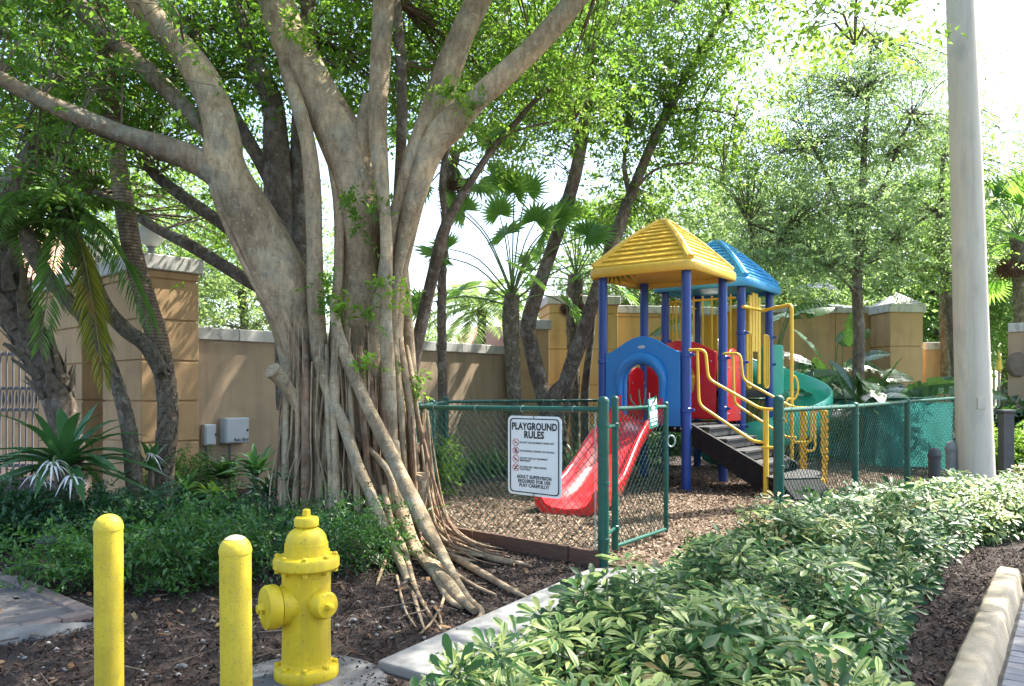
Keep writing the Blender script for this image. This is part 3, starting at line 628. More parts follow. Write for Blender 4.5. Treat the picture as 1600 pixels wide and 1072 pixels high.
# ------------------------------------------------------------------ play tower
P1 = Vector((2.27, 10.42, 0)); U = Vector((.74, 1., 0)); Vv = Vector((-1., .74, 0))
def T(a, b, z): return P1+U*a+Vv*b+Vector((0, 0, z))
Ud, Vd = U.normalized(), Vv.normalized(); RT = Matrix.Rotation(math.atan2(U.y, U.x), 3, 'Z'); LU = U.length
tw = thing('play_structure', 'play tower with yellow and blue roofs, red and green slides and black stairs', 'playground', T(.8, .5, 0))
DZ, DZ2 = .87, 1.32
A2 = 1.58
post_at = {}
def post(a, b, top, clamps):
    c = T(a, b, 0); p = MB().lathe(c, [(.063, -.05), (.063, top)], 20).build('post', M['blue'], tw)
    for z in clamps: MB().lathe(c, [(.066, z-.03), (.073, z-.024), (.073, z+.024), (.066, z+.03)], 20).build('clamp', M['blue'], p); MB().box(c+Vector((0, 0, z))-Vd*.09, (.03, .05, .034), RT).build('clamp_lug', M['blue'], p, smooth=False, bevel=.004, seg=1)
for a in (0, 1): 
    for b in (0, 1): post(a, b, 2.98, (1.78, 1.06) if b == 0 else (1.72,))
for a in (A2, A2+1):
    for b in (0, 1): post(a, b, 2.98, (2.18, 1.74, .78) if b == 0 else (2.1,))
def roof(a0, m, mh, zE=2.87, rise=.735):
    c = T(a0+.5, .5, 0); hs = LU/2+.16
    def ring(s, z, ch=.08): 
        pts = []
        for sx, sy in ((-1, -1), (1, -1), (1, 1), (-1, 1)):
            for k in ((0, 1) if sx*sy > 0 else (1, 0)):
                pts.append(c+Ud*(sx*(s-(ch if k else 0)))+Vd*(sy*(s-(0 if k else ch)))+Vector((0, 0, z)))
        return pts
    def frust(mb, rings, close_top=True):
        V = [p for r in rings for p in r]; n = 8; Fc = []
        for j in range(len(rings)-1):
            for i in range(n): Fc.append([j*n+i, j*n+(i+1) % n, (j+1)*n+(i+1) % n, (j+1)*n+i])
        if close_top: Fc.append([(len(rings)-1)*n+i for i in range(n)])
        return mb.add(V, Fc)
    rf = frust(MB(), [ring(hs-.05, zE+.07), ring(hs-.05, zE+.015), ring(hs-.035, zE), ring(hs-.012, zE), ring(hs, zE+.014), ring(hs+.004, zE+.09), ring(hs-.006, zE+.125), ring(hs-.05, zE+.155)], False).build('roof', m, tw, sharp=50)
    MB().add(ring(hs-.052, zE+.068), [list(range(8))]).build('soffit', m, rf, smooth=False)
    # curved slope in stepped courses
    nC = 11; z0 = zE+.15
    def sz(t): return (hs-.05)*(1-t), z0+rise*(t*.97+.055*math.sin(PI*t))*1.0
    for k in range(nC):
        t0, t1 = k/nC, (k+1)/nC
        s0, h0 = sz(t0); s1, h1 = sz(min(t1, .94)); 
        if s0 < .1: continue
        ch0, ch1 = .06*s0/hs, .06*s1/hs
        frust(MB(), [ring(s0-.03, h0-.008, ch0), ring(s0+.014, h0+.0, ch0), ring(s0+.018, h0+.008, ch0), ring(s0+.014, h0+.018, ch0), ring(s1-.012, h1+.004, ch1)]).build('shingle_course', m, rf, smooth=False)
    for sx, sy in ((-1, -1), (1, -1), (1, 1), (-1, 1)):
        pts = []; rad = []
        for k in range(10):
            s_, z_ = sz(k/9*.93); s_ -= .02*s_/hs
            pts.append(c+Ud*(sx*s_)+Vd*(sy*s_)+Vector((0, 0, z_+.006))); rad.append(.058-.022*k/9)
        V, Fc = tube(pts, rad, 8); mk('hip_ridge', V, Fc, m, rf)
    s_, z_ = sz(.90); MB().lathe(c, [(s_*1.25, z_-.01), (s_*1.1, z_+.035), (.05, z_+.06)], 16).build('roof_top', m, rf)
roof(0, M['roofyellow'], None); roof(A2, M['roofblue'], None)
# decks
for a0, a1, z in ((0, 1, DZ), (A2, A2+1, DZ2)):
    c = T((a0+a1)/2, .5, z-.05); dk = MB().box(c, ((a1-a0)*LU-.02, LU-.02, .10), RT).build('deck', M['deck'], tw, smooth=False, bevel=.012)
MB().box(T(1.29, .5, DZ-.05), (.55*LU, LU*.9, .08), RT).build('deck', M['deck'], tw, smooth=False, bevel=.012)
for a, b in ((-.02, .05), (-.02, .12), (-.02, .9), (.06, -.03), (.9, -.03)):
    MB().lathe(T(a, b, DZ-.05), [(.016, -.01), (.016, .012), (.006, .02)], 8, Matrix.Rotation(PI/2, 3, 'X')).build('bolt', M['bolt'], tw)
def rrect(x0, y0, x1, y1, r, n=5):
    o = []
    for cx, cyy, a0 in ((x1-r, y1-r, 0), (x0+r, y1-r, 90), (x0+r, y0+r, 180), (x1-r, y0+r, 270)):
        for k in range(n+1): a = math.radians(a0+90*k/n); o.append((cx+r*math.cos(a), cyy+r*math.sin(a)))
    return o
# blue arch panel on the slide side (runs from P1 to P2): local x = -b direction so it reads left to right
wP = LU-.16
top = [(-wP/2+wP*i/16, 1.81+.22*math.sin(PI*i/16)**1.5) for i in range(17)]
outl = [(-wP/2, .86)]+top+[(wP/2, .86)]
hw = .26; hole = [(hw*math.cos(math.radians(a)), 1.42+.29*math.sin(math.radians(a))) for a in range(0, 181, 12)]+[(-hw, .90), (hw, .90)]
FM = frame(T(-.015, .5, 0), -Vd)
ap = put('arch_panel', curve_mesh([outl, hole[::-1]], .06, .016), FM, M['panelblue'], tw, True)
hp_ = [FM @ Vector((.33*math.cos(math.radians(a)), 1.41+.34*math.sin(math.radians(a)), .05)) for a in range(-8, 189, 8)]
hp_ = [FM @ Vector((.31, 1.02, .035))]+hp_+[FM @ Vector((-.31, 1.02, .035))]
V, Fc = tube(hp_, [.03]+[.05+.035*math.sin(PI*i/(len(hp_)-3)) for i in range(len(hp_)-2)]+[.03], 12); mk('hood', V, Fc, M['panelblue'], ap)
put('badge', curve_mesh([[(.055*math.cos(a*PI/10), .022*math.sin(a*PI/10)) for a in range(20)]], .008), FM @ Matrix.Translation((0, 1.90, .033)), M['box'], ap)
# red panels with portholes
def redpanel(o, xd, wd, z0, z1, arch, hole=None):
    tp = [(-wd/2+wd*i/14, z1+arch*math.sin(PI*i/14)) for i in range(15)]; ol = [[(-wd/2, z0)]+tp+[(wd/2, z0)]]
    if hole: ol.append([(hole[2]*math.cos(a*PI/10)+hole[0], hole[3]*math.sin(a*PI/10)+hole[1]) for a in range(20)][::-1])
    Mx = frame(o, xd); p = put('red_panel', curve_mesh(ol, .05, .014), Mx, M['red'], tw, True)
    for sx in (-1, 1):
        for z in (z0+.1, z1-.12): MB().lathe(Mx @ Vector((sx*(wd/2-.06), z, .028)), [(.014, 0), (.014, .008), (.005, .014)], 8, Mx.to_3x3()).build('bolt', M['bolt'], p)
    return p
redpanel(T(1.0, .52, 0), -Vd, LU-.16, .92, 1.86, .18, (.12, 1.46, .13, .23))
redpanel(T(1.29, -.0, 0), Ud, .58*LU-.17, .88, 1.76, .16)
redpanel(T(1.29, 1.0, 0), Ud, .58*LU-.17, .88, 1.76, .16)
redpanel(T(.80, 1.0, 0), Ud, .40*LU, .86, 1.55, .10)
# yellow drum on a spindle behind the porthole
MB().lathe(T(1.12, .42, 0), [(.05, .95), (.05, 1.15), (.11, 1.2), (.11, 1.5), (.05, 1.55), (.05, 1.7)], 16).build('play_drum', M['pipe'], tw)
# red slide
sp = [(1.80, 10.86, .90), (1.72, 10.70, .89), (1.60, 10.48, .84), (1.46, 10.18, .74), (1.28, 9.80, .58), (1.10, 9.42, .36), (.93, 9.06, .165), (.77, 8.75, .075), (.64, 8.47, .06), (.55, 8.28, .075)]
SPp, SPr = spline([Vector(p) for p in sp], [1, 1, .95, .9, .95, 1, 1.05, 1.1, 1.08, 1.02], 4)
prof = [(-.26, -.045), (-.325, .02), (-.355, .13), (-.362, .19), (-.345, .215), (-.318, .218), (-.295, .20), (-.272, .13), (-.225, .06), (-.15, .024), (0, .008), (.15, .024), (.225, .06), (.272, .13), (.295, .20), (.318, .218), (.345, .215), (.362, .19), (.355, .13), (.325, .02), (.26, -.045), (0, -.055)]
V, Fc = sweep(SPp, prof, SPr); sl_ = mk('red_slide', V, Fc, M['red'], tw, sharp=60)
hoodp = [(1.80, 10.86, .95)]
for s in (-1, 1):
    e = Vector((.897, -.44, 0)).normalized()*s*.29; base = Vector((1.80, 10.86, .87))+e
    MB().add([base+Vector(v) for v in ((0, 0, 0), (-.22, -.38, -.02), (-.22, -.38, .2), (-.1, -.2, .36), (0, 0, .42))]+[base+e*.1+Vector(v) for v in ((0, 0, 0), (-.22, -.38, -.02), (-.22, -.38, .2), (-.1, -.2, .36), (0, 0, .42))],
             [[0, 1, 2, 3, 4], [9, 8, 7, 6, 5], [0, 5, 6, 1], [1, 6, 7, 2], [2, 7, 8, 3], [3, 8, 9, 4], [4, 9, 5, 0]]).build('slide_wing', M['red'], sl_, sharp=30, bevel=.012)
MB().tube([(.86, 8.98, .10), (.86, 8.98, -.05)], .035, 10).build('slide_foot', M['deck'], sl_)
# black stairs
def st(a, b, z): return T(a, -b, z)
stairs = None
for a in (.02, .93):
    pl2 = [(.05, .875), (.84, .36), (.86, .33), (.86, .13), (.72, .11), (.05, .60)]
    vv = [st(a, b, z) for b, z in pl2]+[st(a+.045, b, z) for b, z in pl2]; n = 6
    o = mk('stairs' if stairs is None else 'stringer', vv, [list(range(n)), list(range(n, 2*n))[::-1]]+[[i, n+i, n+(i+1) % n, (i+1) % n] for i in range(n)], M['deck'], tw if stairs is None else stairs, smooth=False, bevel=.008)
    if stairs is None: stairs = o
for k, (b, z) in enumerate(((.12, .845), (.31, .70), (.50, .555), (.69, .41))):
    MB().box(st(.5, b, z-.02), (.86*LU, .215*LU, .035), RT).build('tread', M['tread'], stairs, smooth=False, bevel=.006)
    MB().box(st(.5, b+.088, z-.085), (.858*LU, .02, .09), RT).build('riser', M['tread'], stairs, smooth=False)
pc = st(.42, 1.02, 0); plat = [xy(st(.0, .87, 0)), xy(st(.93, .87, 0))]+[xy(st(.465+.48*math.cos(a), .98+.22*math.sin(a), 0)) for a in [PI*i/14 for i in range(15)]]
MB().prism(plat, .15, .265).build('landing', M['tread'], stairs, smooth=False, bevel=.012)
MB().tube([st(.0, .84, -.05), st(.0, .84, .28), st(.0, .84, 1.08)], .034, 14).build('rail_post', M['pipe'], stairs)
MB().tube([st(.93, 1.12, -.05), st(.93, 1.12, .15)], .034, 12).build('landing_leg', M['pipe'], stairs)
# handrails: near side a=-.02, far side a=1.0
def rail(pts, name='handrail', r=.019): V, Fc = tube(pts, r, 10, 0); return mk(name, V, Fc, M['pipe'], stairs, sharp=80)
def soft(pts, k=.3):
    P = [Vector(p) for p in pts]; o = [P[0]]
    for i in range(1, len(P)-1):
        a, b, c = P[i-1], P[i], P[i+1]; la = min(.09, (a-b).length*.45); lc = min(.09, (c-b).length*.45)
        s0 = b+(a-b).normalized()*la; s1 = b+(c-b).normalized()*lc
        for t in (0, .25, .5, .75, 1): o.append(s0*(1-t)**2+b*2*t*(1-t)+s1*t*t)
    return o+[P[-1]]
for a, q in ((-.02, 0), (.965, 1)):
    rail(soft([st(a, .0, 1.84), st(a, .22, 1.84), st(a, .25, 1.46), st(a, .80, 1.085), st(a, 1.0, 1.085), st(a, 1.0, .62), st(a, .80, .62)][: (5 if q else 7)]))
    rail(soft([st(a, .13, 1.84), st(a, .15, 1.13), st(a, .73, .68), st(a, .84, .68)]))
rail(soft([st(.965, 1.0, 1.085), st(.965, 1.0, .62), st(.965, .8, .62)]))
# transfer step on the right of the landing
c0 = Vector((3.30, 9.52, 0)); ex = Vector((.97, .24, 0)); ey = Vector((-.24, .97, 0))
def tp(x, y, z): return c0+ex*x+ey*y+Vector((0, 0, z))
VV = [tp(.0, -.12, .02), tp(.58, -.12, .02), tp(.58, .42, .02), tp(.0, .42, .02), tp(-.10, .06, .245), tp(.46, .06, .245), tp(.46, .42, .245), tp(-.10, .42, .245)]
tr_ = mk('transfer_step', VV, [[0, 3, 2, 1], [4, 5, 6, 7], [0, 1, 5, 4], [1, 2, 6, 5], [2, 3, 7, 6], [3, 0, 4, 7]], M['deck'], tw, smooth=False, bevel=.01)
MB().box(tp(.18, .24, .255), (.62, .36, .018), Matrix.Rotation(math.atan2(ex.y, ex.x), 3, 'Z')).build('step_top', M['tread'], tr_, smooth=False, bevel=.006)
for x in (.20, .30): MB().box(tp(x, -.035, .14), (.05, .02, .016), Matrix.Rotation(math.atan2(ex.y, ex.x), 3, 'Z')).build('step_rivet', M['bolt'], tr_, smooth=False)
MB().box(tp(.29, -.128, .03), (.60, .03, .03), Matrix.Rotation(math.atan2(ex.y, ex.x), 3, 'Z')).build('step_lip', M['tread'], tr_, smooth=False, bevel=.004)
# yellow barrier panels of the second tower
def slat(p, wd, z0, z1, th=.03, R=RT, nm='barrier_slat'):
    return MB().box((p.x, p.y, (z0+z1)/2), (wd, th, z1-z0), R).build(nm, M['pipe'], tw, smooth=False, bevel=.008)
a = A2
for k in range(4): slat(T(a+.30+.105*k, -.0, 0), .105, 1.92 if k in (1, 2) else 1.42, 2.86-.05*abs(k-1.5))
for x0 in (a+.10, a+.72):
    V, Fc = tube(soft([T(x0, -.03, 2.2), T(x0+.17, -.03, 2.2), T(x0+.17, -.03, 1.36), T(x0, -.03, 1.36), T(x0, -.03, 2.2)]), .018, 8); mk('barrier_loop', V, Fc, M['pipe'], tw, sharp=80)
    for i in range(2): MB().tube([T(x0+.055+.055*i, -.03, 1.36), T(x0+.055+.055*i, -.03, 2.2)], .012, 8).build('barrier_bar', M['pipe'], tw)
for k in range(7): MB().tube([T(a+.02, .14+.12*k, 1.32), T(a+.02, .14+.12*k, 2.78+.0*k)], .014, 8).build('barrier_bar', M['pipe'], tw)
for k in range(8): MB().tube([T(a+.12+.11*k, 1.0, 1.34), T(a+.12+.11*k, 1.0, 2.75)], .014, 8).build('barrier_bar', M['pipe'], tw)
for k in range(4): slat(T(a+1.0, .30+.09*k, 0), .028, 1.4, 2.74-.05*abs(k-1), .11)
for k in range(3): slat(T(a+1.0, .80-.08*k+.1, 0), .028, 1.4, 2.6, .10)
for z in (1.36, 2.72): MB().tube([T(a+.02, .08, z), T(a+.02, .94, z)], .017, 8).build('barrier_rail', M['pipe'], tw); MB().tube([T(a+.06, 1, z), T(a+.95, 1, z)], .017, 8).build('barrier_rail', M['pipe'], tw)
# tall yellow hoop, side loop and chain climbers
hx = W(1237, 612, 11.55)
V, Fc = tube(soft([T(A2-.1, -.06, 2.56), T(A2+.5, -.10, 2.56), Vector((hx.x, hx.y, 2.56)), Vector((hx.x, hx.y, -.05))], .3), .026, 12); mk('hoop_pole', V, Fc, M['pipe'], tw, sharp=80)
h0 = Vector((hx.x, hx.y, 0))
V, Fc = tube([h0+Vector((.02+.075*math.sin(t), 0, 1.36+.17*math.cos(t))) for t in np.linspace(0, PI, 12)], .014, 8); mk('hoop_grip', V, Fc, M['pipe'], tw)
V, Fc = tube(soft([h0+Vector((0, 0, 1.20)), h0+Vector((-.11, -.1, 1.20)), h0+Vector((-.13, -.12, .85))]), .018, 8); mk('hoop_brace', V, Fc, M['pipe'], tw)
def chain(p, z0, z1, k):
    """one hanging chain of oval links"""
    mb = MB(); z = z1; i = 0
    while z > z0:
        lk = [Vector((.019*math.cos(t), 0, .034*math.sin(t))) for t in np.linspace(0, 2*PI, 9)[:-1]]
        Rz = Matrix.Rotation(k+(PI/2 if i % 2 else 0), 3, 'Z'); pts = [Vector((p.x, p.y, z))+Rz @ v for v in lk]; V, Fc = tube(pts+[pts[0]], .0095, 5, 0, False); mb.add(V, Fc); z -= .052; i += 1
    mb.build('climbing_chain', M['chain'], tw)
cA = h0+Vector((.075, -.25, 0)); cB = W(1289, 612, 11.1); cB = Vector((cB.x, cB.y, 0))
V, Fc = tube(soft([h0+Vector((0, -.0, 1.04)), cA+Vector((0, 0, 1.06)), cB+Vector((0, 0, 1.03))]), .02, 10); mk('chain_bar', V, Fc, M['pipe'], tw)
V, Fc = tube(soft([cA+Vector((.01, 0, 1.05)), cA+Vector((.02, 0, .46)), cA+Vector((.19, .06, .46)), cA+Vector((.19, .06, 1.02))]), .018, 8); mk('chain_loop', V, Fc, M['pipe'], tw)
for i, (dx, z0) in enumerate(((-.028, .22), (.0, .12), (.028, .18))): chain(cA+Vector((dx, .02*(i % 2), 0)), z0, 1.03, i*.7)
for i, (dx, z0) in enumerate(((-.04, .42), (-.013, .06), (.013, .0), (.04, .30))): chain(cB+Vector((dx, .03*(i % 2), 0)), z0+.05, 1.0, i*.9)
# green spiral slide
gc = Vector((4.30, 13.65, 0)); pts = []; 
for i in range(41):
    t = i/40; a = math.radians(150-330*t); z = 1.72*(1-t)**1.2+.10; pts.append(gc+Vector((.72*math.cos(a), .72*math.sin(a), z)))
pg = [(-.34, .06), (-.37, .30), (-.36, .46), (-.335, .475), (-.31, .46), (-.295, .26), (-.22, .06), (-.08, 0), (.08, 0), (.2, .04), (.26, .12), (.28, .26), (.305, .28), (.33, .26), (.31, .08), (.2, -.04), (-.2, -.04)]
V, Fc = sweep(pts, pg); gs = mk('green_slide', V, Fc, M['slidegreen'], tw, sharp=60)
MB().tube([gc+Vector((0, 0, -.05)), gc+Vector((0, 0, 1.0))], .05, 12).build('slide_column', M['slidegreen'], gs)
FM2 = frame(T(A2+1.16, .02, 0), Ud*.55-Vd*.83)
put('slide_entry_panel', curve_mesh([rrect(-.16, 1.25, .16, 2.05, .04)], .10, .02), FM2, M['slidegreen'], gs, True)
FM3 = frame(T(A2+1.1, .85, 0), -Vd)
put('slide_entry_panel', curve_mesh([rrect(-.2, 1.25, .2, 2.0, .04)], .10, .02), FM3, M['slidegreen'], gs, True)
# green lattice climber seen through the arch
for i in range(5): MB().tube([T(.35+.13*i, 1.12, .1), T(.35+.13*i, 1.03, 1.55)], .014, 8).build('climber_rung', M['slidegreen'], tw)
for i in range(7): MB().tube([T(.33, 1.12-.012*i, .2+.2*i), T(.9, 1.12-.012*i, .3+.2*i)], .014, 8).build('climber_rung', M['slidegreen'], tw)

# ------------------------------------------------------------------ chain-link fence, gate and signs
RZ = 1.155
def mesh_lines(p0, p1, z0, z1, d=.075, r=.003):
    e = (p1-p0); Ln = Vector((e.x, e.y, 0)).length; e = Vector((e.x, e.y, 0)).normalized(); nrm = Vector((-e.y, e.x, 0)); A = []; B = []; H = z1-z0
    for sg in (1, -1):
        c = -H
        while c < Ln+H:
            if sg > 0: s0, s1 = c, c+H; t0, t1 = 0., H
            else: s0, s1 = c+H, c; t0, t1 = 0., H
            # clip 0..Ln
            def at(s): return (s-s0)/(s1-s0)*H
            lo, hi = min(s0, s1), max(s0, s1); lo, hi = max(lo, 0), min(hi, Ln)
            if hi-lo > .01:
                za, zb = at(lo), at(hi); k = max(1, int((hi-lo)/.4)); pts = []
                for q in range(k+1):
                    f = q/k; sag = .004*math.sin((lo+(hi-lo)*f)*7+c*3); pts.append(p0+e*(lo+(hi-lo)*f)+nrm*(.0025*sg+sag)+Vector((0, 0, z0+za+(zb-za)*f-p0.z)))
                A += pts[:-1]; B += pts[1:]
            c += d
    return A, B, r
def chainlink(name, p0, p1, z0, z1, parent, d=.075, r=.003, m=None):
    A, B, r = mesh_lines(p0, p1, z0, z1, d, r); o0 = np.array(ORG[parent.name]); V, Tt = sticks(A, B, r)
    o = link(name, tri_mesh(name, V-o0, Tt, m or M['wire']), parent); o['kind'] = 'stuff'; return o
def fpost(parent, p, r, z1, z0=-.06, ties=(), name='post'):
    o = MB().lathe((p.x, p.y, 0), [(r, z0), (r, z1)]+[((r+.004)*math.cos(a), z1+(r+.004)*math.sin(a)*.9) for a in [i*PI/12 for i in range(6)]]+[(.002, z1+r*.93)], 16).build(name, M['green'], parent)
    for z in ties: MB().lathe((p.x, p.y, z), [(r+.001, -.012), (r+.005, -.01), (r+.005, .01), (r+.001, .012)], 16).build('tension_band', M['green'], o)
    return o
def fence(label, pts, rails, radii, tops, screen=False, ties=True, d=.075, topd=None, group=None):
    P = [Vector((*p, 0)) for p in pts]; t = thing('chain_link_fence', label, 'fence', P[0], group)
    for p, r, tp_ in zip(P, radii, tops):
        if r: fpost(t, p, r, tp_, ties=(1.05, .62, .2) if r > .035 else ())
    for i in range(len(P)-1):
        a, b = P[i].copy(), P[i+1].copy(); a.z, b.z = rails[i], rails[i+1]; MB().tube([a, b], .0215, 12).build('top_rail', M['green'], t)
        chainlink('wire_mesh', P[i], P[i+1], .03, min(a.z, b.z)+.012, t, d)
        n = int((b-a).length/.075); e = (b-a)/max(n, 1); A = []; B = []
        for k in range(n):
            q = a+e*(k+random.uniform(.2, .8)); A.append(q+Vector((0, 0, .01))); B.append(q+Vector((random.gauss(0, .012), random.gauss(0, .01), random.uniform(.03, .05))))
        V, Tt = sticks(A, B, .0028); o0 = np.array(ORG[t.name]); o = link('wire_barbs', tri_mesh('wire_barbs', V-o0, Tt, M['green']), t); o['kind'] = 'stuff'
        for k in range(max(2, int((b-a).length/.45))):
            q = a.lerp(b, (k+.5)/max(2, int((b-a).length/.45))); ax = (b-a).normalized(); sd_ = ax.cross(Vector((0, 0, 1)))
            V, Fc = tube([q+(sd_*math.cos(u)+Vector((0, 0, 1))*math.sin(u))*.0245+ax*.004*u for u in np.linspace(-1, 5.2, 9)], .003, 5); mk('wire_tie', V, Fc, M['wiretop'], t)
    return t
GA = (.68, 5.95); GB = (-.88, 7.39)
f1 = fence('green chain-link fence with the rules sign, from the banyan roots to the gate post', [GA, GB], [RZ+.012, RZ], [.042, .036], [1.225, 1.19])
# pale tension bar by the gate post
tb = Vector((.625, 6.0, 0)); MB().tube([tb+Vector((0, 0, .03)), tb+Vector((0, 0, 1.16))], .006, 6).build('tension_bar', M['wiretop'], f1)
pr = [(2.43, 7.29), (3.757, 8.76), (5.03, 10.18), (6.75, 12.08)]
fence('green chain-link fence on the right running from the gate opening towards the concrete pole', pr, [1.13, 1.14, 1.17, 1.205], [.048, .036, .036, .05], [1.225, 1.15, 1.18, 1.25])
fence('green chain-link fence along the boundary wall behind the play tower', [(-.887, 10.76), (1.4, 12.4), (3.6, 14.0), (5.8, 15.6)], [1.165]*4, [.036]*4, [1.2]*4)
fence('green chain-link side fence with teal screening behind the slide', [(5.83, 15.55), (6.3, 13.8), (6.76, 12.15)], [1.165, 1.17, 1.2], [0, .036, 0], [1.2]*3)
fence('green chain-link fence running back beside the banyan towards the wall', [(-.89, 7.43), (-.9, 9.1), (-.895, 10.7)], [1.155]*3, [0, .03, 0], [1.18]*3)
# hanging screen cloth
A = Vector((5.70, 15.45, 0)); B = Vector((6.66, 12.2, 0)); V = []; Fc = []; nx, nz = 90, 14
e = (B-A); nr = Vector((-e.y, e.x, 0)).normalized()
for j in range(nz+1):
    for i in range(nx+1):
        f = i/nx; zz = 1.13-(1.13-.05-.05*math.sin(f*9))*j/nz; off = (.05*math.sin(f*34+.6*math.sin(j*.4))+.03*math.sin(f*71+j*.25))*(.35+.65*j/nz)
        V.append(A+e*f+nr*(.07+off)+Vector((0, 0, zz)))
for j in range(nz):
    for i in range(nx): k = j*(nx+1)+i; Fc.append([k, k+1, k+nx+2, k+nx+1])
tag(mk('screen_cloth', V, Fc, M['screen'], org=(6.2, 13.8, 0)), 'wavy teal screening cloth hung along the side fence left of the pole', 'screening')
# open gate leaf
g0 = Vector((.815, 6.33, 0)); g1 = Vector((1.372, 7.13, 0))
ga = thing('fence_gate', 'open green chain-link gate leaf beside the gate post, with a small hanging sign', 'gate', g0)
fpost(ga, g0, .028, 1.24, .05, name='hinge_stile'); fpost(ga, g1, .021, 1.19, .05, name='end_stile')
for z in (.075, 1.165): MB().tube([g0+Vector((0, 0, z)), g1+Vector((0, 0, z))], .018, 12).build('gate_rail', M['green'], ga)
chainlink('wire_mesh', g0, g1, .08, 1.165, ga)
for z in (1.03, .22):
    q = g0+Vector((0, 0, z)); MB().lathe(q, [(.03, -.025), (.036, -.02), (.036, .02), (.03, .025)], 14).build('hinge', M['green'], ga)
    V, Fc = tube([q, (q+Vector((*GA, z)))/2, Vector((*GA, z))], .014, 8); mk('hinge_pin', V, Fc, M['green'], ga)
mid = g0.lerp(g1, .5)
for dx, dz in ((-.09, .13), (-.02, .17), (.03, .18), (.11, .12)):
    V, Fc = tube([mid+Vector((dx*.35, 0, 1.15)), mid+Vector((dx, .02, 1.15+dz*.6)), mid+Vector((dx*1.1, .02, 1.15+dz))], [.006, .006, .007], 6); mk('latch_wire', V, Fc, M['green'], ga)
V, Fc = tube([g1+Vector((.045+.035*math.cos(t), -.01, .86+.05*math.sin(t))) for t in np.linspace(0, 2*PI, 14)], .007, 6); mk('latch_ring', V, Fc, M['wiretop'], ga)
# the little green sign hanging on the gate
gd = (g1-g0).normalized(); c = W(1015, 645, 6.78); FMg = frame(c, gd) @ Matrix.Rotation(math.radians(7), 4, 'Z')
gs_ = thing('gate_sign', 'small green sign with white bands hanging tilted on the gate leaf', 'sign', c)
FMg.translation = c+Vector((gd.y, -gd.x, 0))*.03
put('panel', curve_mesh([rrect(-.085, -.125, .085, .125, .01)], .006, .001), FMg, M['signgreen'], gs_)
for y, h, wd in ((.088, .05, .15), (.0, .036, .15), (-.032, .018, .14), (-.062, .018, .14)): put('white_band', curve_mesh([rrect(-wd/2, y-h/2, wd/2, y+h/2, .004)], .003), FMg @ Matrix.Translation((0, 0, .0055)), M['white'], gs_)
put('white_oval', curve_mesh([[(.035*math.cos(a*PI/12), .04+.015*math.sin(a*PI/12)) for a in range(24)]], .003), FMg @ Matrix.Translation((0, 0, .0055)), M['white'], gs_)
put('white_band', curve_mesh([rrect(-.05, -.104, .05, -.086, .006)], .003), FMg @ Matrix.Translation((0, 0, .0055)), M['white'], gs_)
V, Fc = tube([c+Vector((0, 0, .12)), c+Vector((.0, .01, .17))], .003, 5); mk('hanger', V, Fc, M['wiretop'], gs_)
# the rules sign, wired to the fence
fd = (Vector((*GA, 0))-Vector((*GB, 0))).normalized(); sc_ = Vector((.197, 6.395, 0)); fn = Vector((fd.y, -fd.x, 0))
if fn.y > 0: fn = -fn
zc = EYE-(713-HZ)*6.36/F; SO = Vector((sc_.x, sc_.y, zc))+fn*.03
rs = thing('rules_sign', 'white playground rules sign with black lettering wired to the green fence', 'sign', SO)
SM = frame(SO, fd); SW, SH, SX = .565, .635, 1.34
put('panel', curve_mesh([rrect(-SW/2, -SH/2, SW/2, SH/2, .045)], .004, .001), SM, M['sign'], rs)
F1 = SM @ Matrix.Translation((0, 0, .0036))
put('border', curve_mesh([rrect(-SW/2+.022, -SH/2+.018, SW/2-.022, SH/2-.018, .034), rrect(-SW/2+.0335, -SH/2+.0265, SW/2-.0335, SH/2-.0265, .028)[::-1]], .0014), F1, M['black'], rs)
def line(s, x, y, size, bold, al='CENTER', sx=SX, m='black', name='lettering'):
    return put(name, text_mesh(s, size, bold, al, sx), F1 @ Matrix.Translation((x, y, .0008)), M[m], rs)
line('PLAYGROUND', 0, .232, .078, .0030, sx=.89); line('RULES', 0, .166, .078, .0030, sx=.95)
rules = [('DO NOT USE EQUIPMENT WHEN WET', .104), ('NO RUNNING, PUSHING OR SHOVING', .036), ('DO NOT USE PLAY EQUIPMENT', -.022), ('IMPROPERLY', -.042), ('NO BARE FEET, WEAR PROPER', -.092), ('FOOTWEAR', -.112)]
for s, y in rules: line(s, -.150, y, .0215, .0005, 'LEFT', .92)
